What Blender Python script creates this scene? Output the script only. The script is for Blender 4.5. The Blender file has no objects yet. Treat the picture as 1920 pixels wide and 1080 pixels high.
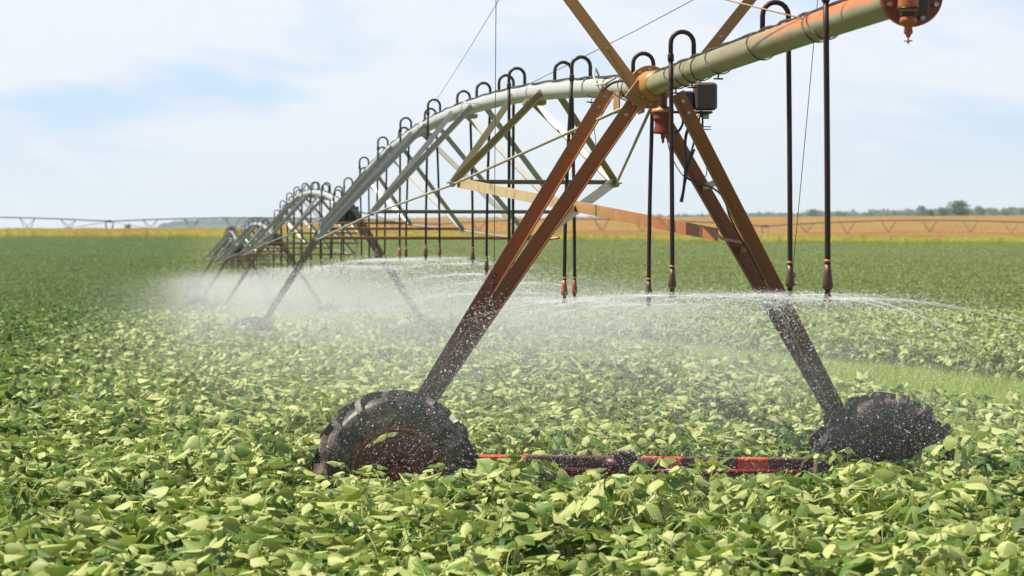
import bpy, math, random
import numpy as np
from mathutils import Vector, Matrix
R = math.radians
rng = np.random.default_rng(7)
random.seed(7)
S = bpy.context.scene
COL = S.collection
F = 5760.0            # focal length in photograph pixels
CAMZ = 2.2
HY = 510.0            # true horizon row
def P(px, py, Y):
    return Vector(((px-960.0)*Y/F, Y, CAMZ+(HY-py)*Y/F))

# ------------------------------------------------------------------ terrain
def sm(a, b, x):
    t = np.clip((x-a)/(b-a), 0, 1); return t*t*(3-2*t)
def ground(X, Y):
    X = np.asarray(X, float); Y = np.asarray(Y, float)
    Yc = np.maximum(Y, 1.0); a = np.clip(X/Yc, -.6, .6)
    y520 = 451 + 11*sm(-.12, .14, a)
    z520 = CAMZ + (HY-y520)*520/F
    t = np.clip((Yc-112)/408, 0, 1)
    z = z520*t**1.25 - .55*sm(85, 150, Yc)*(1-sm(175, 310, Yc))
    yend = np.interp(a, [-.6, -.10, -.066, -.03, .05, .12, .17, .6], [447, 447, 429, 421, 420, 418, 416, 416])
    k = sm(520, 960, Yc)
    yv = y520 + (yend-y520)*k + 3.0*sm(980, 1150, Yc)
    z2 = CAMZ + (HY-yv)*Yc/F
    return np.where(Yc > 520, z2, z)
def gz(x, y): return float(ground(x, y))

# ------------------------------------------------------------------ materials
def mat(name):
    m = bpy.data.materials.new(name); m.use_nodes = True
    nt = m.node_tree; nt.nodes.clear()
    out = nt.nodes.new('ShaderNodeOutputMaterial')
    return m, nt, out
def N(nt, typ, **kw):
    n = nt.nodes.new(typ)
    for k, v in kw.items():
        if k.startswith('i_'): n.inputs[k[2:].replace('_', ' ')].default_value = v
        else: setattr(n, k, v)
    return n
def L(nt, a, b): nt.links.new(a, b)
def mixc(nt, fac, a, b, blend='MIX'):
    n = N(nt, 'ShaderNodeMix', data_type='RGBA', blend_type=blend)
    for sock, v in ((n.inputs[0], fac), (n.inputs[6], a), (n.inputs[7], b)):
        if hasattr(v, 'links'): L(nt, v, sock)
        elif isinstance(v, (int, float)): sock.default_value = v
        else: sock.default_value = (*v, 1)
    return n.outputs[2]
def math_(nt, op, a, b=None, c=None, clamp=False):
    n = N(nt, 'ShaderNodeMath', operation=op, use_clamp=clamp)
    for i, v in enumerate((a, b, c)):
        if v is None: continue
        if hasattr(v, 'links'): L(nt, v, n.inputs[i])
        else: n.inputs[i].default_value = v
    return n.outputs[0]
def mrange(nt, v, a, b, c=0.0, d=1.0, smooth=True):
    n = N(nt, 'ShaderNodeMapRange', interpolation_type='SMOOTHSTEP' if smooth else 'LINEAR')
    L(nt, v, n.inputs[0])
    for i, x in enumerate((a, b, c, d)): n.inputs[1+i].default_value = x
    return n.outputs[0]
def noise(nt, vec, scale, detail=4, rough=.55, dist=0):
    n = N(nt, 'ShaderNodeTexNoise'); n.inputs['Scale'].default_value = scale
    n.inputs['Detail'].default_value = detail; n.inputs['Roughness'].default_value = rough
    n.inputs['Distortion'].default_value = dist
    if vec is not None: L(nt, vec, n.inputs['Vector'])
    return n.outputs[0]
def pos(nt):
    return N(nt, 'ShaderNodeNewGeometry').outputs['Position']
def sep(nt, v):
    n = N(nt, 'ShaderNodeSeparateXYZ'); L(nt, v, n.inputs[0]); return n.outputs
def scaled(nt, v, s):
    n = N(nt, 'ShaderNodeVectorMath', operation='MULTIPLY'); L(nt, v, n.inputs[0]); n.inputs[1].default_value = s
    return n.outputs[0]
def princ(nt, out, color, rough=.5, metal=0, spec=.5, bump=None, bstr=.2, bdist=.01):
    b = N(nt, 'ShaderNodeBsdfPrincipled')
    for nm, v in (('Base Color', color), ('Roughness', rough), ('Metallic', metal), ('Specular IOR Level', spec)):
        if hasattr(v, 'links'): L(nt, v, b.inputs[nm])
        elif isinstance(v, (int, float)): b.inputs[nm].default_value = v
        else: b.inputs[nm].default_value = (*v, 1)
    if bump is not None:
        bn = N(nt, 'ShaderNodeBump'); bn.inputs['Strength'].default_value = bstr; bn.inputs['Distance'].default_value = bdist
        L(nt, bump, bn.inputs['Height']); L(nt, bn.outputs[0], b.inputs['Normal'])
    L(nt, b.outputs[0], out.inputs[0]); return b

def simple(name, col, rough=.5, metal=0, var=.25, scale=30, spec=.5, bstr=.15):
    m, nt, out = mat(name); p = pos(nt)
    n1 = noise(nt, p, scale, 5); n2 = noise(nt, p, scale*.15, 3)
    f = math_(nt, 'ADD', math_(nt, 'MULTIPLY', n1, .6), math_(nt, 'MULTIPLY', n2, .5))
    c = mixc(nt, f, tuple(x*(1-var) for x in col), tuple(x*(1+var) for x in col))
    princ(nt, out, c, mrange(nt, n1, .3, .7, rough-.1, min(1, rough+.12)), metal, spec, n1, bstr, .004)
    return m

def steel_mat(name, base, stain, zlo, zhi, fac0, metal=.35, rough=.45, wet=False):
    """zinc-coated steel, iron stain from years of spray: stronger low down"""
    m, nt, out = mat(name); p = pos(nt); s = sep(nt, p)
    n1 = noise(nt, p, 9, 6, .65); n2 = noise(nt, p, 60, 4); n3 = noise(nt, scaled(nt, p, (14, 14, 2.2)), 1.0, 4)
    low = mrange(nt, s[2], zlo, zhi, 1, 0)
    near = mrange(nt, s[1], 27, 42, 1, .12)
    f = math_(nt, 'ADD', math_(nt, 'MULTIPLY', math_(nt, 'MULTIPLY', low, near), .8), fac0)
    f = math_(nt, 'ADD', f, math_(nt, 'MULTIPLY_ADD', n1, .9, -.45), clamp=True)
    b = mixc(nt, n2, tuple(x*.85 for x in base), tuple(x*1.12 for x in base))
    b = mixc(nt, mrange(nt, n3, .52, .75, 0, .35), b, (.34, .27, .17))
    st = mixc(nt, n1, tuple(x*.65 for x in stain), tuple(x*1.25 for x in stain))
    c = mixc(nt, f, b, st)
    ro = rough
    if wet:
        w = mrange(nt, s[2], 1.25, 2.7, 1, 0)
        c = mixc(nt, math_(nt, 'MULTIPLY', w, .82), c, (.035, .020, .018))
        ro = math_(nt, 'MULTIPLY_ADD', w, -.22, .55)
    mt = math_(nt, 'MULTIPLY', math_(nt, 'SUBTRACT', 1.0, f), metal)
    princ(nt, out, c, ro, mt, .5, n2, .12, .003)
    return m

M = {}
M['galv'] = steel_mat('galvanised_steel', (.46, .48, .46), (.42, .38, .25), 3.2, 4.6, -.10)
M['galv_truss'] = steel_mat('stained_truss_steel', (.30, .325, .335), (.38, .32, .20), 3.0, 4.6, .10, .25)
M['cream'] = steel_mat('cream_stained_truss_steel', (.23, .195, .10), (.27, .17, .065), 2.4, 3.6, .05, .1)
M['olive'] = steel_mat('olive_crossbar_steel', (.13, .12, .065), (.12, .08, .035), 2.6, 3.6, .1, .1)
def brace_mat():
    m, nt, out = mat('pale_brace_with_rust_end'); p = pos(nt); s = sep(nt, p)
    n1 = noise(nt, p, 7, 6, .65); n2 = noise(nt, p, 50, 4)
    f = math_(nt, 'ADD', mrange(nt, s[0], -.2, 1.5), math_(nt, 'MULTIPLY_ADD', n1, .7, -.35), clamp=True)
    c = mixc(nt, f, (.50, .38, .20), (.36, .13, .04))  # pale steel at the left, rustier towards the right end
    c = mixc(nt, mrange(nt, n1, .55, .7, 0, .5), c, (.20, .09, .04))
    princ(nt, out, c, .5, .1, .4, n2, .15, .003); return m
M['bracem'] = brace_mat()
M['cross'] = steel_mat('rust_stained_crossbar_steel', (.24, .14, .07), (.27, .08, .022), 2.6, 3.6, .5, .1)
M['pale'] = steel_mat('cream_brace_steel', (.46, .39, .26), (.40, .17, .06), 2.2, 3.1, .05, .1)
M['leg'] = steel_mat('rust_brown_leg_steel', (.36, .20, .06), (.25, .082, .018), 2.2, 4.2, .40, .15, .5, True)
M['legfar'] = steel_mat('stained_leg_steel', (.22, .18, .13), (.20, .11, .06), 1.2, 3.4, .3, .15, .5, True)
M['mast'] = steel_mat('ochre_mast_steel', (.40, .23, .06), (.33, .15, .03), 2.0, 5.0, .3, .15)
M['overpipe'] = None
M['hose'] = simple('black_rubber_hose', (.022, .016, .012), .5, 0, .35, 20, .3)
M['gooseneck'] = simple('brown_stained_metal_hoop', (.045, .036, .022), .42, .15, .3, 25, .4)
M['hoserust'] = simple('rust_stained_hose', (.036, .016, .013), .5, 0, .4, 20, .3)
M['brass'] = simple('orange_clamp_band', (.50, .22, .05), .4, .2)
M['weight'] = simple('brown_nozzle_weight', (.10, .045, .022), .42, .1, .4, 50)
M['redweight'] = simple('red_nozzle_weight', (.30, .07, .035), .45, 0, .3, 50)
M['black'] = simple('black_plastic', (.018, .017, .018), .45)
M['cable'] = simple('dark_cable_sheath', (.025, .022, .02), .5)
M['wire'] = simple('steel_wire', (.16, .15, .14), .4, .6)
M['box'] = simple('grey_brown_enclosure_paint', (.085, .060, .046), .5)
M['redpaint'] = simple('faded_red_casting', (.17, .024, .012), .42, 0, .35, 18)
M['orange'] = simple('orange_rusty_casting', (.36, .095, .022), .38, .1, .3, 16)
M['bolt'] = simple('zinc_bolt', (.38, .36, .32), .4, .7)

def overpipe():
    m, nt, out = mat('iron_stained_pipe_shaded_under'); p = pos(nt); s = sep(nt, p)
    n1 = noise(nt, p, 5, 6, .65); n2 = noise(nt, p, 45, 4)
    n4 = noise(nt, scaled(nt, p, (2.2, .5, 9)), 1.0, 5, .65)
    b = mixc(nt, n1, (.17, .165, .06), (.33, .30, .17)); b = mixc(nt, mrange(nt, n4, .5, .68, 0, .65), b, (.24, .12, .045))
    nearend = mrange(nt, s[1], 17.6, 20.0, 1, 0)
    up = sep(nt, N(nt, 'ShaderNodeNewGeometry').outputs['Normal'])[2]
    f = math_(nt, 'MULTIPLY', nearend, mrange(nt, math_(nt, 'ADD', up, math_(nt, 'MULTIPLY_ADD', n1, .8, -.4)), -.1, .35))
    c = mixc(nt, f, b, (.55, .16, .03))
    c = mixc(nt, mrange(nt, up, -.75, -.25, .5, 0), c, (.16, .15, .06))  # shade under the pipe painted in: downward faces mixed to dark olive
    princ(nt, out, c, .42, .1, .5, n2, .1, .003)
    return m
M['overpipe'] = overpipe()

def beam_mat():
    m, nt, out = mat('red_painted_beam_with_wet_dirt'); p = pos(nt); s = sep(nt, p)
    n1 = noise(nt, p, 3.3, 5, .6); n2 = noise(nt, p, 40, 4)
    red = mixc(nt, n2, (.60, .05, .02), (.72, .12, .04))
    dirt = mixc(nt, n2, (.06, .025, .03), (.14, .05, .055))
    xs = math_(nt, 'ADD', s[0], math_(nt, 'MULTIPLY_ADD', n2, .05, -.025)); f = None
    for a, b_ in ((-.25, .11), (1.02, 1.33), (1.78, 2.02)):
        q = math_(nt, 'MULTIPLY', mrange(nt, xs, a-.01, a+.01), mrange(nt, xs, b_-.01, b_+.01, 1, 0)); f = q if f is None else math_(nt, 'ADD', f, q)
    c = mixc(nt, math_(nt, 'MULTIPLY', f, mrange(nt, n1, .30, .42, .5, 1)), dirt, red)
    princ(nt, out, c, .35, 0, .5, n2, .1, .003)
    return m
M['beam'] = beam_mat()
def tyre_mat():
    m, nt, out = mat('wet_black_tyre_rubber'); p = pos(nt)
    n1 = noise(nt, p, 7, 5, .6); n2 = noise(nt, p, 60, 4)
    c = mixc(nt, mrange(nt, n1, .42, .70), (.018, .015, .015), (.17, .115, .085))
    princ(nt, out, c, mrange(nt, n2, .3, .7, .38, .58), 0, .45, n2, .25, .004)
    return m
M['tyre'] = tyre_mat()
M['rim'] = simple('dark_red_rim_paint', (.11, .012, .009), .4, 0, .5, 14)
M['rimedge'] = simple('rusty_rim_edge', (.16, .06, .025), .45, .1, .4, 20)

def leaf_mat(name, dark, mid, pale, pale_amt, rough=.55, trans=.27, cloud=True):
    m, nt, out = mat(name)
    g = N(nt, 'ShaderNodeNewGeometry'); oi = N(nt, 'ShaderNodeObjectInfo')
    p = g.outputs['Position']; s = sep(nt, p)
    r = math_(nt, 'FRACT', math_(nt, 'ADD', g.outputs['Random Per Island'], oi.outputs['Random']))
    big = noise(nt, p, .22, 3, .6); mid_n = noise(nt, p, 1.3, 3)
    v = math_(nt, 'ADD', r, math_(nt, 'MULTIPLY_ADD', mid_n, .7, -.35))
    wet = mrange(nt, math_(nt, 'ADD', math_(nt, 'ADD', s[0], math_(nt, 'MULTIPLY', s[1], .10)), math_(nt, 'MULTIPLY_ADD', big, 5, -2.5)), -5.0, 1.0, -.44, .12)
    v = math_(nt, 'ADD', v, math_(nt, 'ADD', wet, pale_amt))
    c = mixc(nt, mrange(nt, v, .05, .42), dark, mid)
    c = mixc(nt, mrange(nt, v, .38, .82), c, pale)
    fine = noise(nt, p, 55, 3)
    c = mixc(nt, math_(nt, 'MULTIPLY', fine, .35), c, tuple(x*.6 for x in mid))
    # undersides of the leaves are paler and matt
    c2 = mixc(nt, math_(nt, 'MULTIPLY', g.outputs['Backfacing'], .45), c, (.20, .25, .14))
    b = N(nt, 'ShaderNodeBsdfPrincipled'); L(nt, c2, b.inputs['Base Color'])
    b.inputs['Roughness'].default_value = rough; b.inputs['Specular IOR Level'].default_value = .28
    t = N(nt, 'ShaderNodeBsdfTranslucent'); L(nt, mixc(nt, .5, c, (.30, .42, .03)), t.inputs[0])
    mx = N(nt, 'ShaderNodeMixShader'); mx.inputs[0].default_value = trans
    L(nt, b.outputs[0], mx.inputs[1]); L(nt, t.outputs[0], mx.inputs[2]); L(nt, mx.outputs[0], out.inputs[0])
    return m
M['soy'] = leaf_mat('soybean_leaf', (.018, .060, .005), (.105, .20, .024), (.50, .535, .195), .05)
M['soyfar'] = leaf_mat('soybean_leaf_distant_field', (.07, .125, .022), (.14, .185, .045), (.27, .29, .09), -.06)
M['stem'] = simple('soybean_petiole', (.34, .38, .09), .5)
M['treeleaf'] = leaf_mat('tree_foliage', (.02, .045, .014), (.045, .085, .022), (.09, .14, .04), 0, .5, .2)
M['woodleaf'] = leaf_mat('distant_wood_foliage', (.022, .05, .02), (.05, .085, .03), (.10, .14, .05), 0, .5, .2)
M['bark'] = simple('bark', (.10, .075, .055), .9)
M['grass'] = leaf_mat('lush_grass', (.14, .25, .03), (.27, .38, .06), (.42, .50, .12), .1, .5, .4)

def corn_mat():
    m, nt, out = mat('ripening_corn')
    tc = N(nt, 'ShaderNodeTexCoord'); s = sep(nt, tc.outputs['Object'])
    g = N(nt, 'ShaderNodeNewGeometry'); r = g.outputs['Random Per Island']
    n = noise(nt, g.outputs['Position'], .05, 3)
    h = math_(nt, 'ADD', s[2], math_(nt, 'ADD', math_(nt, 'MULTIPLY_ADD', r, .8, -.4), math_(nt, 'MULTIPLY_ADD', n, .7, -.35)))
    c = mixc(nt, mrange(nt, h, .2, 1.0), (.46, .52, .03), (.66, .66, .035))
    c = mixc(nt, mrange(nt, h, 1.25, 1.75), c, (.48, .265, .06))
    b = N(nt, 'ShaderNodeBsdfPrincipled'); L(nt, c, b.inputs['Base Color']); b.inputs['Roughness'].default_value = .6
    t = N(nt, 'ShaderNodeBsdfTranslucent'); L(nt, c, t.inputs[0])
    mx = N(nt, 'ShaderNodeMixShader'); mx.inputs[0].default_value = .4
    L(nt, b.outputs[0], mx.inputs[1]); L(nt, t.outputs[0], mx.inputs[2]); L(nt, mx.outputs[0], out.inputs[0])
    return m
M['corn'] = corn_mat()

def ground_mat():
    m, nt, out = mat('field_earth_and_crop_floor'); p = pos(nt); s = sep(nt, p)
    n1 = noise(nt, p, 1.4, 6); n2 = noise(nt, p, .05, 4); n3 = noise(nt, p, 14, 5)
    soil = mixc(nt, n3, (.045, .035, .02), (.10, .08, .045))
    green = mixc(nt, n1, (.035, .075, .018), (.075, .12, .035))
    c = mixc(nt, mrange(nt, s[1], 60, 110), soil, green)
    brown = mixc(nt, n2, (.36, .20, .05), (.46, .27, .07))
    c = mixc(nt, mrange(nt, s[1], 519, 523), c, brown)
    c = mixc(nt, mrange(nt, s[1], 1000, 1300), c, (.07, .10, .04))
    princ(nt, out, c, .9, 0, .2, n3, .5, .03)
    return m
M['ground'] = ground_mat()
def lane_mat():
    m, nt, out = mat('grass_lane_turf'); p = pos(nt); n1 = noise(nt, p, 3, 6)
    princ(nt, out, mixc(nt, n1, (.12, .20, .04), (.22, .32, .07)), .9, 0, .2, n1, .5, .03)
    return m
M['lane'] = lane_mat()
def water_mat():
    m, nt, out = mat('water_drops')
    b = N(nt, 'ShaderNodeBsdfPrincipled'); b.inputs['Base Color'].default_value = (.93, .95, .96, 1)
    b.inputs['Roughness'].default_value = .25; b.inputs['Specular IOR Level'].default_value = .6
    t = N(nt, 'ShaderNodeBsdfTranslucent'); t.inputs[0].default_value = (.95, .97, .98, 1)
    mx = N(nt, 'ShaderNodeMixShader'); mx.inputs[0].default_value = .5
    L(nt, b.outputs[0], mx.inputs[1]); L(nt, t.outputs[0], mx.inputs[2]); L(nt, mx.outputs[0], out.inputs[0])
    return m
M['water'] = water_mat()

# ------------------------------------------------------------------ mesh builder
class MB:
    def __init__(s): s.v = []; s.f = []; s.mi = []; s.sm = []
    def add(s, vs, fs, mi=0, smooth=False):
        b = len(s.v); s.v += [tuple(x) for x in vs]
        for f in fs:
            s.f.append(tuple(b+i for i in f)); s.mi.append(mi); s.sm.append(smooth)
    def prism(s, prof, p0, p1, u, w, mi=0):
        p0 = Vector(p0); p1 = Vector(p1); n = len(prof)
        vs = [p0+u*a+w*b for a, b in prof]+[p1+u*a+w*b for a, b in prof]
        fs = [(i, (i+1) % n, n+(i+1) % n, n+i) for i in range(n)]+[tuple(range(n))[::-1], tuple(range(n, 2*n))]
        s.add(vs, fs, mi)
    def frame(s, p0, p1, hint):
        d = (Vector(p1)-Vector(p0)).normalized(); h = Vector(hint)
        u = (h-d*h.dot(d)).normalized(); return d, u, d.cross(u)
    def bar(s, p0, p1, a, b, hint=(0, 0, 1), mi=0):
        d, u, w = s.frame(p0, p1, hint)
        c = min(a, b)*.12
        pr = [(-a/2+c, -b/2), (a/2-c, -b/2), (a/2, -b/2+c), (a/2, b/2-c), (a/2-c, b/2), (-a/2+c, b/2), (-a/2, b/2-c), (-a/2, -b/2+c)]
        s.prism(pr, p0, p1, u, w, mi)
    def angle(s, p0, p1, a, t=.009, hint=(0, 0, 1), flip=1, mi=0, b=None):
        """angle iron: one flange lies along hint, the other along d x hint"""
        d, u, w = s.frame(p0, p1, hint); w = w*flip
        b = b or a*.62; o = -b*.3
        pr = [(-a/2, o), (a/2, o), (a/2, o+t), (-a/2+t, o+t), (-a/2+t, o+b), (-a/2, o+b)]
        s.prism(pr, p0, p1, u, w, mi)
    def tube(s, pts, r, seg=8, mi=0, cap=True):
        pts = [Vector(p) for p in pts]; rings = []
        rr = r if isinstance(r, (list, tuple)) else [r]*len(pts)
        prev = None
        for i, p in enumerate(pts):
            a = pts[max(0, i-1)]; b = pts[min(len(pts)-1, i+1)]
            d = (b-a).normalized()
            if prev is None:
                h = Vector((0, 0, 1)) if abs(d.z) < .9 else Vector((1, 0, 0))
                u = (h-d*h.dot(d)).normalized()
            else:
                u = (prev-d*prev.dot(d)).normalized()
            prev = u; w = d.cross(u)
            rings.append([p+(u*math.cos(k*2*math.pi/seg)+w*math.sin(k*2*math.pi/seg))*rr[i] for k in range(seg)])
        vs = [q for ring in rings for q in ring]; fs = []
        for i in range(len(pts)-1):
            for k in range(seg):
                k2 = (k+1) % seg
                fs.append((i*seg+k, i*seg+k2, (i+1)*seg+k2, (i+1)*seg+k))
        b = len(s.v); s.add(vs, fs, mi, True)
        if cap:
            n = len(pts)
            s.f += [tuple(b+k for k in range(seg))[::-1], tuple(b+(n-1)*seg+k for k in range(seg))]
            s.mi += [mi, mi]; s.sm += [False, False]
    def lathe(s, c, ax, prof, seg=20, mi=0, smooth=True):
        c = Vector(c); ax = Vector(ax).normalized()
        h = Vector((0, 0, 1)) if abs(ax.z) < .9 else Vector((1, 0, 0))
        u = (h-ax*h.dot(ax)).normalized(); w = ax.cross(u)
        vs = []; n = len(prof)
        for r, h_ in prof:
            for k in range(seg):
                t = 2*math.pi*k/seg
                vs.append(c+ax*h_+(u*math.cos(t)+w*math.sin(t))*max(r, 1e-4))
        fs = [(i*seg+k, i*seg+(k+1) % seg, (i+1)*seg+(k+1) % seg, (i+1)*seg+k) for i in range(n-1) for k in range(seg)]
        s.add(vs, fs, mi, smooth)
    def box(s, c, x, y, z, ax=None, mi=0, bev=.006):
        """box with chamfered vertical and horizontal edges"""
        X, Y, Z = ax or (Vector((1, 0, 0)), Vector((0, 1, 0)), Vector((0, 0, 1)))
        c = Vector(c)
        def ring(dx, dy, h):
            a, b = x/2-dx, y/2-dy; e = bev
            return [c+X*q+Y*w+Z*h for q, w in ((-a+e, -b), (a-e, -b), (a, -b+e), (a, b-e), (a-e, b), (-a+e, b), (-a, b-e), (-a, -b+e))]
        rs = [ring(bev, bev, -z/2), ring(0, 0, -z/2+bev), ring(0, 0, z/2-bev), ring(bev, bev, z/2)]
        vs = [p for r in rs for p in r]; fs = []
        for i in range(3):
            for k in range(8): fs.append((i*8+k, i*8+(k+1) % 8, (i+1)*8+(k+1) % 8, (i+1)*8+k))
        fs += [tuple(range(8))[::-1], tuple(range(24, 32))]
        s.add(vs, fs, mi)
    def build(s, name, mats, parent=None, tf=None):
        me = bpy.data.meshes.new(name)
        vs = s.v if tf is None else [tuple(tf @ Vector(v)) for v in s.v]
        me.from_pydata(vs, [], s.f)
        if not isinstance(mats, (list, tuple)): mats = [mats]
        for m in mats: me.materials.append(m)
        me.polygons.foreach_set('material_index', s.mi); me.polygons.foreach_set('use_smooth', s.sm)
        me.update()
        o = bpy.data.objects.new(name, me); COL.objects.link(o)
        if parent is not None: o.parent = parent
        return o
def np_mesh(name, V, Fc, mats, parent=None, smooth=False, mi=None, link=True):
    """V (n,3), Fc (m,k) all faces of the same size"""
    me = bpy.data.meshes.new(name); n, k = Fc.shape
    me.vertices.add(len(V)); me.vertices.foreach_set('co', V.astype(np.float32).ravel())
    me.loops.add(n*k); me.loops.foreach_set('vertex_index', Fc.astype(np.int32).ravel())
    me.polygons.add(n); me.polygons.foreach_set('loop_start', np.arange(0, n*k, k, dtype=np.int32))
    if not isinstance(mats, (list, tuple)): mats = [mats]
    for m in mats: me.materials.append(m)
    if mi is not None: me.polygons.foreach_set('material_index', mi.astype(np.int32))
    if smooth: me.polygons.foreach_set('use_smooth', np.ones(n, bool))
    me.update(calc_edges=True); me.validate()
    o = bpy.data.objects.new(name, me)
    if link: COL.objects.link(o)
    if parent is not None: o.parent = parent
    return o
def tag(o, label=None, cat=None, group=None, kind=None):
    if label: o['label'] = label
    if cat: o['category'] = cat
    if group: o['group'] = group
    if kind: o['kind'] = kind
    return o
def empty(name, loc, rz=0, rx=0):
    o = bpy.data.objects.new(name, None); COL.objects.link(o)
    o.location = loc; o.rotation_euler = (rx, 0, rz); o.empty_display_size = .3
    return o
kids = {}
def reg(root):
    pass
def copy_tree(o, parent=None):
    ch = [c for c in ALL() if c.parent == o]
    c = o.copy(); COL.objects.link(c)
    if parent is not None: c.parent = parent
    for k in ch: copy_tree(k, c)
    return c
def ALL(): return list(COL.objects)

# ------------------------------------------------------------------ machine line
SD = Vector((-.1116, .9938, 0)); NR = Vector((.9938, .1116, 0))   # along the machine, to its right
RZ = math.atan2(SD.y, SD.x)-math.pi/2
A0 = Vector((1.06, 24.0, 0)); LEN = 41.57
def loc(base, rz=RZ):
    T = Matrix.Translation(base) @ Matrix.Rotation(rz, 4, 'Z'); return T.inverted()
IA = loc(A0)
def PA(px, py, Y): return IA @ P(px, py, Y)
def pipe_z(v, rise=.66): return 3.64+.01*v/LEN+rise*(1-((v-LEN/2)/(LEN/2))**2)

# ---- wheel, shared by every tower
def lug_pts(side, ang, ro, R0):
    pass
def wheel_meshes():
    ty = MB(); Rw = .60; ax = Vector((0, 1, 0))
    prof = [(.335, -.10), (.36, -.125), (.42, -.150), (.49, -.158), (.55, -.145), (.578, -.115), (.588, -.05), (.590, 0),
            (.588, .05), (.578, .115), (.55, .145), (.49, .158), (.42, .150), (.36, .125), (.335, .10)]
    ty.lathe((0, 0, 0), ax, prof, 64)
    nl = 17
    for side in (-1, 1):
        for k in range(nl):
            a0 = 2*math.pi*(k+(.5 if side > 0 else 0))/nl
            # lug runs from the tread centre, sweeping back, over the shoulder and down the sidewall
            path = [(.012, .590, .00), (.07, .588, .085), (.118, .577, .155), (.147, .545, .200), (.156, .505, .225), (.156, .47, .235)]
            hgt = [.046, .052, .062, .058, .038, .006]; wid = [.034, .036, .042, .046, .044, .030]
            vs = []
            for (wv, rr, da), h, wd in zip(path, hgt, wid):
                an = a0+da
                sh = sm(.10, .155, wv); nr_, nw = math.cos(sh*1.3), math.sin(sh*1.3)
                for (s1, hh) in ((-1, -.01), (-.7, h), (.7, h), (1, -.01)):
                    t = an+s1*wd/rr*.75
                    r2 = rr+hh*nr_; w2 = side*(wv+hh*nw)
                    vs.append((math.cos(t)*r2, w2, math.sin(t)*r2))
            fs = []
            for i in range(len(path)-1):
                for j in range(3):
                    q = (i*4+j, i*4+j+1, (i+1)*4+j+1, (i+1)*4+j)
                    fs.append(q if side > 0 else q[::-1])
            fs += [(0, 1, 2, 3), tuple(range(len(vs)-4, len(vs)))]
            ty.add(vs, fs)
    rim = MB()
    rim.lathe((0, 0, 0), ax, [(.36, -.118), (.372, -.128), (.36, -.135), (.335, -.125), (.318, -.09), (.312, 0), (.318, .09), (.335, .125), (.36, .135), (.372, .128), (.36, .118)], 48, 1)
    # dished disc with four flattened sides, leaving a crescent opening beside the rim at each
    seg = 96
    def edge(t):
        d = (t+math.pi/2) % math.pi-math.pi/2
        return min(.316, .316*math.cos(R(32))/max(.2, math.cos(d)))
    vs = []; fs = []
    for h0 in (0, .012):
        for k in range(seg):
            t = 2*math.pi*k/seg; e = edge(t)
            for rr, h in ((.0001, -.03), (.09, -.03), (.13, -.055), (.20, -.062), (.235, -.04), (e*.965, -.028), (e, -.034)):
                vs.append((math.cos(t)*rr, h+h0, math.sin(t)*rr))
    for q in (0, 1):
        for k in range(seg):
            for r_ in range(6):
                a_ = (q*seg+k)*7+r_; b_ = (q*seg+(k+1) % seg)*7+r_
                fs.append((a_, a_+1, b_+1, b_))
    for k in range(seg):
        a_ = k*7+6; b_ = ((k+1) % seg)*7+6; fs.append((a_, a_+seg*7, b_+seg*7, b_))
    rim.add(vs, fs, 0, True)
    hub = MB()
    hub.lathe((0, -.09, 0), ax, [(.0, -.02), (.05, -.02), (.075, 0), (.078, .05), (.12, .06), (.12, .09)], 24)
    for k in range(8):
        t = 2*math.pi*k/8
        hub.lathe((math.cos(t)*.105, -.075, math.sin(t)*.105), ax, [(.0, -.012), (.011, -.012), (.013, .0), (.013, .03)], 6, 1, False)
    return ty, rim, hub
TY, RIM, HUB = wheel_meshes()
wheel_cache = {}
def wheel(parent, loc_, rz=0, spin=0.0):
    if not wheel_cache:
        a = TY.build('tyre', M['tyre']); b = RIM.build('rim', [M['rim'], M['rimedge']]); c = HUB.build('hub', [M['redpaint'], M['bolt']])
        wheel_cache.update(tyre=a.data, rim=b.data, hub=c.data)
        for o in (a, b, c): bpy.data.objects.remove(o)
    w = bpy.data.objects.new('wheel', wheel_cache['rim']); COL.objects.link(w); w.parent = parent
    w.location = loc_; w.rotation_euler = (0, spin, rz)
    for nm in ('tyre', 'hub'):
        t = bpy.data.objects.new(nm, wheel_cache[nm]); COL.objects.link(t); t.parent = w
    return w

def lerp(a, b, t): return Vector(a)+(Vector(b)-Vector(a))*t

def leg(root, top, foot, a, m, flip, hint):
    b = MB(); b.angle(top, foot, a, .010, hint, flip)
    for t in (.02, .05, .93, .97):
        c = lerp(top, foot, t); b.lathe(c+Vector((0, -.045, 0)), (0, 1, 0), [(0, -.012), (.014, -.012), (.014, .02)], 6, 1, False)
    return b.build('leg', [m, M['bolt']], root)

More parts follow.
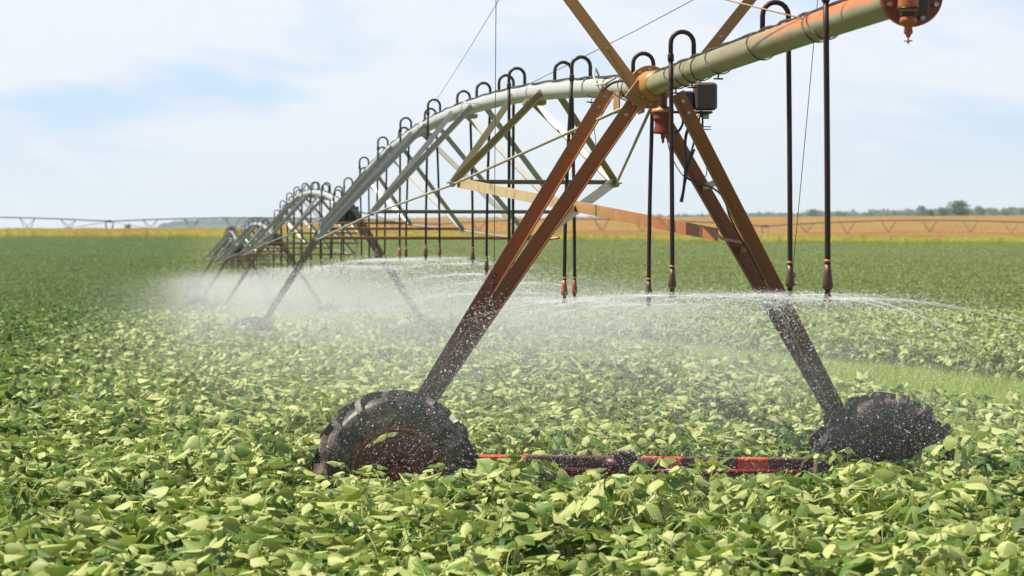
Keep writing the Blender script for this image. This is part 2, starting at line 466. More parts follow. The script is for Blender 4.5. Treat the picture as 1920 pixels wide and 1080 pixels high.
def make_tower(first):
    root = empty('irrigation_tower', A0 if first else (0, 0, 0), RZ)
    lm = M['leg'] if first else M['legfar']
    zb = .755; hw = 1.9
    if first:
        fl = PA(722, 866, 24.0); fr = PA(1622, 874, 24.3)
        l1, l2 = PA(1197, 182, 23.95), PA(1142, 168, 25.45)
        r1, r2 = PA(1271, 176, 23.25), PA(1231, 200, 24.35)
        wl, wr = PA(741, 886, 23.72), PA(1655, 889, 24.05)
    else:
        fl, fr = Vector((-1.93, .05, zb)), Vector((1.93, .05, zb))
        l1, l2 = Vector((-.1, -.65, 3.66)), Vector((-.1, .75, 3.66))
        r1, r2 = Vector((.1, -.65, 3.66)), Vector((.1, .75, 3.66))
        wl, wr = Vector((-1.9, -.22, .62)), Vector((1.9, -.22, .62))
    off = Vector((0, .07, 0))
    leg(root, l1, fl-off, .115, lm, -1, (-1, 0, .7)); leg(root, l2, fl+off, .115, lm, -1, (-1, 0, .7))
    leg(root, r1, fr-off, .115, lm, 1, (1, 0, .7)); leg(root, r2, fr+off, .115, lm, 1, (1, 0, .7))
    # ties between the two irons of each leg pair
    for (p, q, f) in ((r1, r2, fr),) if first else ((l1, l2, fl), (r1, r2, fr)):
        for t in (.225, .40):
            b = MB(); b.bar(lerp(p, f-off, t)+Vector((0, .03, 0)), lerp(q, f+off, t), .05, .012, (0, 1, .3)); b.build('leg_tie', M['pale'] if first and t < .3 else lm, root)
    # base beam with drive shaft and gear motor
    b = MB()
    b.bar(fl+Vector((.12, .02, -.015)), fr+Vector((-.12, .02, -.015)), .15, .10, (0, 0, 1))
    b.build('base_beam', M['beam'], root)
    c = (fl+fr)/2
    b = MB(); b.tube([fl+Vector((.15, -.09, -.05)), c+Vector((-.1, -.09, -.05))], .024, 10); b.tube([c+Vector((.1, -.09, -.05)), fr+Vector((-.15, -.09, -.05))], .024, 10)
    b.build('drive_shaft', M['redpaint'], root)
    b = MB(); b.box(c+Vector((-.03, -.03, .02)), .17, .16, .17, None, 0, .012); b.lathe(c+Vector((.05, -.05, -.01)), (1, 0, 0), [(0, 0), (.055, 0), (.06, .02), (.06, .22), (.05, .25), (0, .25)], 20)
    b.lathe(c+Vector((-.12, -.05, .0)), (-1, 0, 0), [(.05, -.02), (.05, .05), (0, .05)], 16)
    b.build('gear_motor', simple('dark_maroon_gear_case', (.075, .022, .024), .4, 0, .4, 25) if first else M['redpaint'], root)
    for f, w in ((fl, wl), (fr, wr)):
        g = MB(); g.lathe(w+Vector((0, .02, 0)), (0, 1, 0), [(0, -.03), (.12, -.03), (.15, 0), (.15, .1), (.1, .14), (0, .14)], 22)
        g.box((w+f)/2+Vector((0, .14, .05)), .16, .12, .26)
        g.build('wheel_gearbox', M['redpaint'], root)
    wheel(root, wl, R(4), -(R(111))); wR = wheel(root, wr, R(10) if first else R(-8), .25)
    if first:      # the right-hand rim is soaked and black with mud
        sl = wR.material_slots[0]; sl.link = 'OBJECT'; sl.material = simple('mud_black_rim', (.028, .014, .013), .5, 0, .5, 14)
        sl = wR.material_slots[1]; sl.link = 'OBJECT'; sl.material = simple('mud_brown_rim_edge', (.085, .042, .025), .5, 0, .5, 14); wR['label'] = 'mud black wheel'
    # head: saddle plates and flange round the pipe
    b = MB()
    pc = Vector((0, 0, pipe_z(0)))
    for v in (-.10, -.065):
        b.lathe(pc+Vector((0, v, 0)), (0, 1, 0), [(.08, -.014), (.165, -.014), (.168, -.008), (.168, .008), (.165, .014), (.08, .014)], 28, 0, False)
    for k in range(10):
        t = 2*math.pi*(k+.5)/10
        b.lathe(pc+Vector((math.cos(t)*.138, -.14, math.sin(t)*.138)), (0, 1, 0), [(0, 0), (.014, 0), (.014, .11), (0, .11)], 6, 1, False)
    b.lathe(pc, (0, 1, 0), [(.087, -.45), (.11, -.42), (.115, -.25), (.125, -.1), (.125, .05), (.11, .30), (.087, .36)], 24)
    b.build('pipe_joint', [M['mast'] if first else M['galv'], M['bolt']], root)
    for s in (-1, 1):
        for v_, ln_, zz_ in ((.1, .34, -.02), (.98, .3, -.06)):
            b = MB(); b.box(pc+Vector((s*.10, v_, zz_)), .014, ln_, .18); b.build('saddle_plate', M['mast'] if first else M['galv'], root)
    if first:
        # red drain boot hanging from the joint
        b = MB(); q = PA(1243, 205, 23.45)
        b.lathe(q, (0, 0, -1), [(0, -.02), (.045, -.02), (.05, 0), (.078, .005), (.08, .03), (.068, .035), (.07, .05), (.074, .055), (.072, .085), (.064, .09), (.062, .12), (.072, .17), (.074, .185), (.02, .19), (.016, .2), (.018, .22), (.011, .225), (.011, .25), (.004, .26), (0, .26)], 24)
        b.lathe(q, (0, 0, 1), [(.04, 0), (.034, .03), (.034, .13), (.04, .16), (.04, .24), (0, .24)], 16)
        b.build('drain_valve', M['redpaint'], root)
        b = MB(); b.lathe(q+Vector((0, 0, .235)), (0, 0, 1), [(0, 0), (.058, 0), (.06, .006), (.06, .018), (0, .018)], 24)
        b.build('clamp_ring', M['brass'], root); b = MB()
        b.lathe(q+Vector((0, 0, -.005)), (0, 0, 1), [(.0, -.018), (.083, -.018), (.085, -.012), (.085, .008), (0, .008)], 24)
        b.build('clamp_ring', M['brass'], root)
        # control enclosure with sensor stem
        c = PA(1322, 181, 23.9)
        b = MB(); b.box(c, .175, .13, .215, None, 0, .018)
        b.build('control_box', M['box'], root)
        b = MB(); b.box(c+Vector((-.135, .02, -.035)), .09, .12, .15, None, 0, .012); b.box(c+Vector((-.015, -.01, -.125)), .13, .12, .018); b.box(c+Vector((-.1, .05, -.12)), .3, .03, .02)
        b.build('box_bracket', M['black'], root)
        b = MB(); b.lathe(c+Vector((-.02, 0, -.13)), (0, 0, -1), [(.02, 0), (.02, .03), (.008, .03), (.008, .18), (0, .18)], 10)
        b.lathe(c+Vector((-.0, -.02, -.155)), (1, 0, 0), [(0, -.02), (.02, -.02), (.022, .0), (.02, .025), (0, .025)], 12, 1)
        for z in (-.235, -.255): b.tube([c+Vector((-.03, 0, z)), c+Vector((.045, 0, z))], .004, 6)
        b.build('sensor_stem', [M['black'], M['galv']], root)
        b = MB(); c2 = PA(1292, 137, 24.3); b.lathe(c2, (0, 0, 1), [(0, -.08), (.055, -.08), (.058, .05), (.05, .065), (0, .07)], 18); b.build('vent_cap', M['galv'], root)
        # loose cables under the head and down the right leg
        def cable(pts, r=.006):
            m_ = MB(); pp = [PA(*p) for p in pts]; out = []
            for i in range(len(pp)-1):
                p0, p1, p2, p3 = pp[max(0, i-1)], pp[i], pp[i+1], pp[min(len(pp)-1, i+2)]
                for k in range(5):
                    t = k/5; out.append(.5*((2*p1)+(p2-p0)*t+(2*p0-5*p1+4*p2-p3)*t*t+(3*p1-p0-3*p2+p3)*t**3))
            out.append(pp[-1]); m_.tube(out, r, 6); return m_.build('cable', M['cable'], root)
        cable([(1300, 205, 24.1), (1292, 235, 24.0), (1285, 262, 23.9), (1286, 300, 23.9), (1283, 345, 23.9), (1278, 379, 23.9)], .012)
        cable([(1279, 215, 24.0), (1280, 232, 23.9), (1272, 246, 23.8), (1264, 249, 23.8)], .010)
        cable([(1315, 205, 24.0), (1303, 260, 23.9), (1292, 300, 23.9), (1287, 330, 23.9), (1304, 342, 23.8), (1335, 352, 23.7), (1357, 372, 23.65), (1368, 405, 23.6), (1385, 440, 23.6), (1408, 480, 23.62), (1432, 525, 23.65)], .008)
        cable([(1302, 280, 23.95), (1290, 315, 23.9), (1284, 345, 23.9), (1276, 378, 23.9)], .009)
        cable([(1249, 255, 23.9), (1258, 290, 23.9), (1272, 318, 23.9), (1288, 335, 23.9), (1310, 340, 23.9), (1325, 325, 23.85), (1320, 290, 23.85), (1307, 225, 23.9)], .004)
        cable([(1310, 215, 23.8), (1304, 230, 23.8), (1312, 248, 23.8), (1322, 262, 23.8), (1324, 280, 23.8)], .004)
        # cable bundle hopping over the joint
        cable([(1130, 170, 24.6), (1150, 155, 24.4), (1178, 150, 24.1), (1195, 146, 23.9), (1215, 150, 23.8), (1255, 148, 23.4), (1280, 132, 22.6)], .011)
        cable([(1148, 172, 24.5), (1160, 182, 24.2), (1178, 190, 24.0)], .007)
        # two masts spread in a V above the head; guy wires to the span, the overhang and the legs
        mL0, mL1 = PA(1211, 190, 23.75), PA(996, -100, 23.9)
        mR0, mR1 = PA(1280, 157, 24.25), PA(1486, -100, 24.4)
        for q0, q1, fl_, hn in ((mL0, mL1, 1, (1, 0, .5)), (mR0, mR1, -1, (-1, 0, .5))):
            b = MB(); b.angle(q0, q1, .085, .009, hn, fl_)
            b.lathe(lerp(q0, q1, .03)+Vector((0, -.04, 0)), (0, 1, 0), [(0, -.01), (.016, -.01), (.016, .03)], 6, 1, False)
            b.lathe(lerp(q0, q1, .34)+Vector((0, -.04, 0)), (0, 1, 0), [(0, -.01), (.010, -.01), (.010, .03)], 6, 1, False)
            b.build('mast', [M['mast'], M['bolt']], root)
        b = MB(); b.box(PA(1200, 178, 23.72), .18, .012, .17, (Vector((.8, 0, -.6)), Vector((0, 1, 0)), Vector((.6, 0, .8))), 0, .004); b.build('gusset_plate', M['mast'], root)
        def wire(p, q, r=.0032, m='wire'):
            b = MB(); b.tube([p, lerp(p, q, .5)+Vector((0, 0, -.02)), q], r, 5); return b.build('guy_wire', M[m], root)
        wire(mL1, PA(815, 193, 43.0)); wire(mR1, PA(972, 168, 33.0), .0042)
        wire(mL1, PA(1530, 41, 17.65), .005, 'mast')
        # wires running out over the machine end, hooked to the legs
        hl, hr = PA(926.5, 512, 23.7), PA(1486, 512, 22.6)
        wire(PA(930.5, -70, 21.0), hl, .003); wire(PA(1543, -110, 20.5), hr, .003)
        for h, end in ((hl, PA(926, 562, 23.85)), (hr, PA(1480, 543, 22.7))):
            b = MB(); ring = [h+Vector((math.cos(t)*.018, 0, -.018+math.sin(t)*.022)) for t in np.linspace(0, 2*math.pi, 13)]
            b.tube(ring, .0045, 6); b.tube([h+Vector((0, 0, -.04)), h+Vector((-.004, 0, -.10)), end], .0045, 6)
            b.tube([h+Vector((-.03, 0, -.085)), h+Vector((.03, 0, -.085))], .005, 6); b.build('eye_hook', M['hoserust'], root)
    else:
        c = Vector((.17, -.25, 3.42))
        b = MB(); b.box(c, .26, .2, .34, None, 0, .02); b.build('control_box', M['black'], root)
        b = MB(); b.box(Vector((-.06, -.25, 3.36)), .2, .2, .22, None, 0, .02); b.build('box_bracket', M['black'], root)
    return root

# ---- drops
def drop_mesh(side, hose_len, thick=.0165, rust=False, sway=0.0, seg=8):
    """hoop fitting on the pipe top and hose down to the nozzle; origin on the pipe axis"""
    w = .166*side; b = MB()
    pts = [Vector((0, 0, .07)), Vector((0, 0, .19))]
    for k in range(1, 9):
        t = math.pi*k/9; pts.append(Vector((w/2-w/2*math.cos(t), 0, .19+.085*math.sin(t))))
    pts += [Vector((w, 0, .19)), Vector((w, 0, .10))]
    b.tube(pts, thick*1.02, seg, 0)
    b.lathe((w, 0, .06), (0, 0, 1), [(thick*1.05, 0), (thick*1.4, .005), (thick*1.4, .05), (thick, .06)], 10, 0)
    b.lathe((0, 0, .06), (0, 0, 1), [(thick*1.8, 0), (thick*1.8, .025), (thick*1.1, .03)], 8, 0)
    hp = [Vector((w+sway*math.sin(t*1.6)*.6, sway*.4*t, .08-(hose_len+.08)*t)) for t in np.linspace(0, 1, 9)]
    h = MB(); h.tube(hp, thick, seg, 0)
    return b, h, hp[-1]
NZ = MB()
NZ.lathe((0, 0, 0), (0, 0, 1), [(0, 0), (.024, 0), (.026, .006), (.020, .014), (.022, .03), (.017, .036), (.012, .05), (.012, .062), (.026, .068), (.031, .085), (.026, .13), (.022, .15), (.022, .165), (.018, .17), (.018, .2), (0, .2)], 14, 0)
NZ.lathe((0, 0, .214), (0, 0, 1), [(.017, 0), (.021, .002), (.021, .012), (.017, .014)], 14, 1)
nz_cache = {}
def nozzle(parent, at, red):
    k = 'red' if red else 'brown'
    if k not in nz_cache:
        o = NZ.build('nozzle', [M['redweight'] if red else M['weight'], M['brass']]); nz_cache[k] = o.data; bpy.data.objects.remove(o)
    o = bpy.data.objects.new('nozzle', nz_cache[k]); COL.objects.link(o); o.parent = parent; o.location = at
    return o
NOZ = []          # world positions of nozzles (for the spray)
def add_drop(root, at, side, hl, rust=False, red=False, sway=0.0, seg=8):
    g, h, end = drop_mesh(side, hl, .0165, rust, sway, seg)
    d = g.build('sprinkler_drop', M['hoserust'] if rust else M['gooseneck'], root); d.location = at
    h.build('hose', M['hoserust'] if rust else M['hose'], d)
    nozzle(d, end+Vector((0, 0, -.01)), red)
    return Vector(at)+end

# ---- spans
TR = [(7.45, .84, .92), (14.4, 1.2, 1.30), (21.0, 1.56, 1.62), (27.6, 1.2, 1.32), (34.2, .84, .92)]
def make_span(detail=True):
    root = empty('irrigation_span', A0 if detail else (0, 0, 0), RZ)
    n = 60
    b = MB(); vv = np.linspace(.3, LEN-.4, n)
    b.tube([Vector((0, v, pipe_z(v))) for v in vv], .084, 20, 0)
    for v in (7.45, 14.4, 21, 27.6, 34.2):
        b.lathe((0, v, pipe_z(v)), (0, 1, 0), [(.084, -.05), (.10, -.04), (.10, .04), (.084, .05)], 20, 0, False)
    b.build('pipe', M['galv'], root)
    b = MB(); k = 90
    b.tube([Vector((-.035+.012*math.sin(i*1.7), v, pipe_z(v)+.082+.014*abs(math.sin(i*.9)))) for i, v in enumerate(np.linspace(.6, LEN-.6, k))], .011, 5)
    b.build('cable_run', M['cable'], root)
    bots = []
    for (v, hwid, dz) in TR:
        zt = pipe_z(v); zb = zt-dz; bl, br = Vector((-hwid, v, zb)), Vector((hwid, v, zb)); bots.append((bl, br))
        t = MB()
        for s, q in ((-1, bl), (1, br)):
            for dv in (-1.28, 1.28):
                p0 = Vector((s*.075, v+dv, pipe_z(v+dv)-.01))
                t.angle(p0, q+Vector((0, dv*.03, 0)), .068, .008, (s, 0, .75), (s if dv < 0 else -s), 0, .05)
                t.lathe(p0+Vector((s*.03, 0, 0)), (s, 0, 0), [(0, .02), (.016, .02), (.016, -.03)], 6, 1, False)
            t.box(q, .12, .14, .012, None, 0, .003); t.lathe(q+Vector((0, 0, -.03)), (0, 0, 1), [(0, 0), (.03, 0), (.03, .06), (0, .06)], 8, 1, False)
        # saddle under the pipe
        t.box(Vector((0, v, zt-.10)), .22, .26, .05, None, 0, .01)
        o = t.build('truss', [M['cream'] if v < 8 and detail else M['galv_truss'], M['bolt']], root)
        c = MB(); c.bar(bl+Vector((.06, 0, .01)), br+Vector((-.06, 0, .01)), .045, .045); c.build('crossbar', M['olive'] if v < 15 and detail else M['cross'], o)
    for s in (0, 1):
        pts = [Vector(((-1, 1)[s]*.09, .35, pipe_z(0)-.12))]+[bt[s]+Vector((0, 0, -.02)) for bt in bots]+[Vector(((-1, 1)[s]*.09, LEN-.4, pipe_z(LEN)-.12))]
        b = MB(); b.tube(pts, .014, 8)
        for bt in bots: b.tube([bt[s]+Vector((0, -.12, -.02)), bt[s]+Vector((0, .12, -.02))], .024, 8)
        b.build('tie_rod', M['galv_truss'], root)
    return root, bots

# ================================================================== build towers and spans
tA = make_tower(True)
tag(tA, 'nearest rusty brown drive tower on two big tractor tyres with a red base beam', 'irrigation tower', 'irrigation drive towers')
sA, botsA = make_span(True)
tag(sA, 'nearest arched span with cream and rust stained trusses, behind the rusty drive tower', 'irrigation span', 'irrigation pipe spans')
# wide braces between the first truss and the tower legs
bl, br = botsA[0]
def strap(name, p, q, wid, m, hint):
    b = MB(); b.bar(p, q, wid, .010, hint); return b.build(name, m, sA)
strap('brace', bl+Vector((.05, -.03, 0)), PA(1345, 440, 24.4), .10, M['bracem'], (0, -.05, 1))
strap('brace', br+Vector((-.04, -.05, 0)), PA(998, 452, 24.5), .105, M['pale'], (0, .2, 1))
b = MB(); b.tube([PA(1345, 440, 24.4), PA(1352, 447, 24.3), PA(1400, 456, 23.9)], .012, 8); b.build('brace_pin', M['pale'], sA); b = MB(); b.tube([PA(998, 452, 24.5), PA(1048, 446, 24.0)], .010, 8); b.build('brace_pin', M['pale'], sA)
# drops of the nearest span: (depth, side, nozzle row in the photograph)
for i in range(16):
    Y = 24.75+2.5*i
    v = (Y-24.0)/.9938
    if v > LEN-1: break
    z = pipe_z(v)
    side = 1 if i % 2 == 0 else -1
    if i in (6, 5): side = 1
    nzz = float(np.interp(Y, [24.75, 27.4, 30, 37, 42, 60], [1.95, 1.92, 1.93, 2.2, 2.4, 2.3]))
    nzz += random.uniform(-.05, .05)
    e = add_drop(sA, Vector((0, v, z)), side, z-nzz, rust=i == 0, red=i in (1, 2, 8, 9), sway=(random.uniform(-.10, .10), -.12, .05)[i if i in (1, 2) else 0], seg=10 if i < 6 else 7)
    NOZ.append(sA.matrix_basis @ e if False else Matrix.Translation(A0) @ Matrix.Rotation(RZ, 4, 'Z') @ e)
def ring_tie(root, v, zc, tilt, tail):
    b = MB(); b.tube([Vector((math.cos(t)*.090, v+tilt*math.sin(t), zc+math.sin(t)*.094)) for t in np.linspace(0, 2*math.pi, 25)], .004, 5)
    if tail: b.tube([Vector((-.02, v-tilt, zc-.09)), Vector((-.03, v-tilt, zc-.14)), Vector((-.01, v-tilt, zc-.30)), Vector((.03, v-tilt, zc-.62))], .0035, 5); b.tube([Vector((-.07, v-tilt, zc-.13)), Vector((.02, v-tilt, zc-.14))], .007, 6)
    return b.build('cable_tie', M['cable'], root)
ring_tie(sA, 3.15, pipe_z(3.15), .14, True); ring_tie(sA, 1.9, pipe_z(1.9), .10, False); ring_tie(sA, 1.0, pipe_z(1.0), .12, False); ring_tie(sA, .8, pipe_z(.8), -.10, False)
b = MB(); b.tube([Vector((-.02, 2.55, pipe_z(2.55)+.09)), Vector((-.06, 2.52, pipe_z(2.55)+.17)), Vector((-.09, 2.4, pipe_z(2.4)+.10)), Vector((-.11, 2.1, pipe_z(2.1)+.02)), Vector((-.09, 1.7, pipe_z(1.7)+.03)), Vector((-.05, 1.4, pipe_z(1.4)+.08))], .009, 6); b.build('cable_loop', M['galv'], sA)

tB = make_tower(False)
tB.location = (A0+SD*LEN); tB.location.z = .0
sB, botsB = make_span(False); sB.location = A0+SD*LEN
pr = {}
for i in range(16):
    v = .8+2.5*i; z = pipe_z(v)
    if v > LEN-.8: break
    nzz = 2.25+random.uniform(-.08, .08)
    e = add_drop(sB, Vector((0, v, z)), 1 if i % 2 else -1, z-nzz, red=i % 3 == 0, sway=random.uniform(-.08, .08), seg=6)
    pr[i] = e
tag(tB, 'second drive tower, dark legs standing in thick white spray with black boxes on top', 'irrigation tower', 'irrigation drive towers')
tag(sB, 'second arched grey span, its hoops showing left of the nearest span', 'irrigation span', 'irrigation pipe spans')
cur = A0+SD*LEN; ang = RZ+R(.1); sB.rotation_euler = (0, 0, ang)
tlab = [('third drive tower along the machine, thin legs half hidden in white mist', 'third grey arched span, smaller and lower than the second one'),
        ('fourth drive tower, far left of the machine at the edge of the mist', 'fourth grey arched span, the leftmost low arch that shows against the green field')]
for j in range(2):
    nxt = cur+Vector((-math.sin(ang), math.cos(ang), 0))*LEN
    ang += (R(.25), R(-.6))[j]
    t = copy_tree(tB); t.location = nxt; t.location.z = gz(nxt.x, nxt.y); t.rotation_euler = (0, 0, ang)
    s_ = copy_tree(sB); s_.location = t.location; s_.rotation_euler = (0, 0, ang)
    dz = gz(nxt.x-math.sin(ang)*LEN, nxt.y+LEN)-gz(nxt.x, nxt.y); s_.rotation_euler = (math.atan2(dz, LEN), 0, ang)
    t['label'], s_['label'] = tlab[j]; cur = nxt
    LAST = (nxt, ang)
nxt = cur+Vector((-math.sin(ang), math.cos(ang), 0))*LEN
t = copy_tree(tB); t.location = nxt; t.location.z = gz(nxt.x, nxt.y); t.rotation_euler = (0, 0, ang)
t['label'] = 'farthest drive tower, tiny, where the leftmost span comes down to the field'

# ---- overhang beyond the nearest tower, towards the camera
ov = empty('irrigation_overhang', A0, RZ)
tag(ov, 'olive and orange overhang pipe with rust red end flange, right of the rusty tower', 'irrigation pipe', None)
def ovz(v): return 3.64+.02*v*0-.0015*v*v*.4
b = MB(); vs_ = np.linspace(-.35, (15.50-24)/.9938, 24)
b.tube([Vector((0, v, ovz(v))) for v in vs_], .084, 24); b.build('pipe', M['overpipe'], ov)
Yf = 15.52; vf = (Yf-24)/.9938
b = MB()
for dv in (0, -.03):
    b.lathe((0, vf+dv, ovz(vf)), (0, 1, 0), [(.07, -.013), (.158, -.013), (.16, -.008), (.16, .008), (.158, .013), (.07, .013)], 32, 0, False)
for k in range(8):
    t = 2*math.pi*(k+.5)/8
    b.lathe((math.cos(t)*.127, vf-.07, ovz(vf)+math.sin(t)*.127), (0, 1, 0), [(0, 0), (.013, 0), (.013, .11), (0, .11)], 6, 1, False)
b.build('flange', [simple('rust_red_flange', (.22, .055, .022), .45, .1, .35, 14), M['bolt']], ov)
q = PA(1703, 0, 15.30)
b = MB(); b.lathe(q, (0, 0, -1), [(0, -.22), (.045, -.22), (.048, -.10), (.05, -.005), (.052, .03), (.052, .035), (.046, .04), (.046, .055), (.038, .06), (.036, .085), (.041, .09), (.043, .10), (.041, .118), (.022, .125), (.020, .145), (.023, .15), (.023, .165), (.012, .175), (.010, .185), (.004, .188), (.004, .20), (.022, .201), (.022, .206), (.006, .207), (.005, .217), (0, .217)], 22)
b.build('end_sprinkler', M['orange'], ov)
b = MB(); b.lathe(q, (0, 0, -1), [(.044, .036), (.054, .037), (.054, .047), (.044, .048)], 22); b.lathe(q, (0, 0, -1), [(.034, .061), (.042, .063), (.042, .080), (.034, .082)], 22); b.build('seal_ring', M['black'], ov)
b = MB(); b.box(PA(1722, -5, 15.42), .086, .12, .18, None, 0, .01); b.build('valve_box', simple('dark_brown_valve_box', (.07, .04, .025), .5), ov)
b = MB(); b.tube([Vector((-.02+.012*math.sin(i*1.3), v, ovz(v)+.084+.010*abs(math.sin(i*.8)))) for i, v in enumerate(np.linspace(-.5, -8.3, 60))], .0105, 6)
b.tube([Vector((.03+.010*math.sin(i*.9), v, ovz(v)+.084+.010*abs(math.sin(i*.7+1)))) for i, v in enumerate(np.linspace(-.5, -8.3, 60))], .006, 5)
b.build('cable_run', M['cable'], ov)
for (v, tilt) in ((-1.35, .12), (-1.75, .05), (-2.05, .12), (-2.5, -.05), (-3.1, .12), (-4.6, .1), (-6.3, .05), (-6.45, .14)):
    b = MB(); rr = .090
    b.tube([Vector((math.cos(t)*rr, v+tilt*math.sin(t)+.02*math.sin(3*t), ovz(v)+math.sin(t)*rr*1.03)) for t in np.linspace(0, 2*math.pi, 25)], .0042, 5)
    if v in (-1.35, -2.05, -3.1): b.tube([Vector((-.02, v-tilt, ovz(v)-.09)), Vector((-.025, v-tilt, ovz(v)-.125))], .006, 6); b.tube([Vector((-.055, v-tilt, ovz(v)-.125)), Vector((.01, v-tilt, ovz(v)-.127))], .006, 6)
    b.build('cable_tie', M['cable'], ov)
for (Y, side, nzz) in ((21.9, -1, 2.03), (19.37, 1, 2.05), (16.75, -1, 2.05)):
    v = (Y-24)/.9938
    e = add_drop(ov, Vector((0, v, ovz(v))), side, ovz(v)-nzz, rust=True, red=False, sway=.02, seg=12)
    NOZ.append(Matrix.Translation(A0) @ Matrix.Rotation(RZ, 4, 'Z') @ e)

# ---- the other machine far off in the corn
def far_span(x0, x1, z0, z1, rise, Y):
    Ls = x1-x0
    root = empty('irrigation_span', (x0, Y, 0))
    f = lambda x: z0+(z1-z0)*x/Ls+rise*(1-((x-Ls/2)/(Ls/2))**2)
    b = MB(); b.tube([Vector((x, 0, f(x))) for x in np.linspace(0, Ls, 40)], .12, 8); b.build('pipe', M['farsteel'], root)
    for k in range(7):
        x = Ls*(k+1)/8; dz = 2.1 if k not in (0, 6) else 1.6
        t = MB()
        for s in (-1, 1):
            for dx in (-1.35, 1.35): t.bar(Vector((x+dx, 0, f(x+dx))), Vector((x+s*.25, s*1.3, f(x)-dz)), .09, .09)
        t.bar(Vector((x-.25, -1.3, f(x)-dz)), Vector((x+.25, 1.3, f(x)-dz)), .08, .08)
        t.build('truss', M['farsteel'], root)
    for s in (-1, 1):
        t = MB(); t.tube([Vector((.3, 0, f(0)-.1))]+[Vector((Ls*(k+1)/8+s*.25, s*1.3, f(Ls*(k+1)/8)-(2.1 if k not in (0, 6) else 1.6))) for k in range(7)]+[Vector((Ls-.3, 0, f(Ls)-.1))], .03, 5); t.build('tie_rod', M['farsteel'], root)
    return root
M['farsteel'] = simple('weathered_steel', (.15, .11, .10), .6, .2)
def far_tower(x, z, Y):
    g = gz(x, Y); root = empty('irrigation_tower', (x, Y, g)); h = z-g
    for s in (-1, 1):
        for d in (-1, 1):
            b = MB(); b.bar(Vector((s*.75 if False else d*.75, s*.1, h)), Vector((d*.18, s*2.0, .7)), .13, .13); b.build('leg', M['farsteel'], root)
        b = MB(); b.lathe((0, s*2.0, .62), (1, 0, 0), [(.3, -.14), (.55, -.16), (.62, -.1), (.62, .1), (.55, .16), (.3, .14)], 20); b.build('wheel', M['tyre'], root)
    b = MB(); b.bar(Vector((0, -2, .75)), Vector((0, 2, .75)), .15, .15); b.build('base_beam', M['farsteel'], root)
    b = MB(); b.box(Vector((0, 0, h)), .9, .5, .45, None, 0, .03); b.build('control_box', M['farsteel'], root)
    return root
YF = 545.0
def FX(px): return (px-960)*YF/F
def FZ(py): return CAMZ+(HY-py)*YF/F
TX = [(-410, 416), (205, 415), (820, 420), (1435, 424), (2050, 424)]
slab = ['left end span of the far machine, running out of the left edge of the picture', 'far span above the yellow corn on the left, against pale sky', 'far span over brown corn, seen between and behind the rusty tower legs', 'far span over brown corn at the right edge under the trees']
tl = ['far tower beyond the left edge of the corn', 'far tower standing in the corn on the left against the sky', 'far tower hidden in the middle behind the near trusses', 'far tower in the brown corn just right of the rusty tower legs', 'far tower beyond the right edge of the corn']
for i in range(4):
    o = far_span(FX(TX[i][0]), FX(TX[i+1][0]), FZ(TX[i][1]), FZ(TX[i+1][1]), .85 if i < 2 else 1.05, YF)
    tag(o, slab[i], 'irrigation span', 'spans of the far machine')
for i in (1, 3):
    o = far_tower(FX(TX[i][0]), FZ(TX[i][1]), YF); tag(o, tl[i], 'irrigation tower', 'towers of the far machine')

# ================================================================== ground
def terrain():
    ys = np.concatenate([np.linspace(-30, 20, 12), np.linspace(22, 130, 60), np.linspace(133, 520, 90), np.linspace(521, 1200, 90), np.linspace(1230, 4600, 40)])
    aa = np.concatenate([np.linspace(-.6, -.25, 8)[:-1], np.linspace(-.25, .25, 90), np.linspace(.25, .6, 8)[1:]])
    Yg, Ag = np.meshgrid(ys, aa, indexing='ij'); Xg = Ag*np.maximum(Yg, 60)
    Zg = ground(Xg, Yg)
    V = np.stack([Xg, Yg, Zg], -1).reshape(-1, 3); n, m = Yg.shape
    i = np.arange(n-1)[:, None]*m+np.arange(m-1)[None]; Fc = np.stack([i, i+1, i+m+1, i+m], -1).reshape(-1, 4)
    o = np_mesh('ground', V, Fc, M['ground'], smooth=True); tag(o, kind='structure'); return o
terrain()
# grass lane right of the machine
lane_y = np.linspace(26, 96, 60)
def lane_l(Y): return np.interp(Y, [20, 31, 40, 48, 60, 100], [6.2, 5.2, 4.45, 2.9, 1.2, -3])
def lane_r(Y): return 9.1-.18*(Y-55)+.0
def lane_mid_taper(Y): return np.clip((100-Y)/18, 0, 1)
V = []; 
for Y in lane_y:
    l, r = lane_l(Y), lane_r(Y); c = (l+r)/2; t = lane_mid_taper(Y)
    for q in (l, r): V.append((c+(q-c)*t, Y, gz(c, Y)+.012))
V = np.array(V); i = np.arange(len(lane_y)-1)*2
o = np_mesh('grass_lane', V, np.stack([i, i+1, i+3, i+2], -1), M['lane']); tag(o, kind='structure')
def in_lane(X, Y, m=0.0):
    l, r = lane_l(Y), lane_r(Y); c = (l+r)/2; h = (r-l)/2*lane_mid_taper(Y)
    return (np.abs(X-c) < h+m) & (Y < 98)

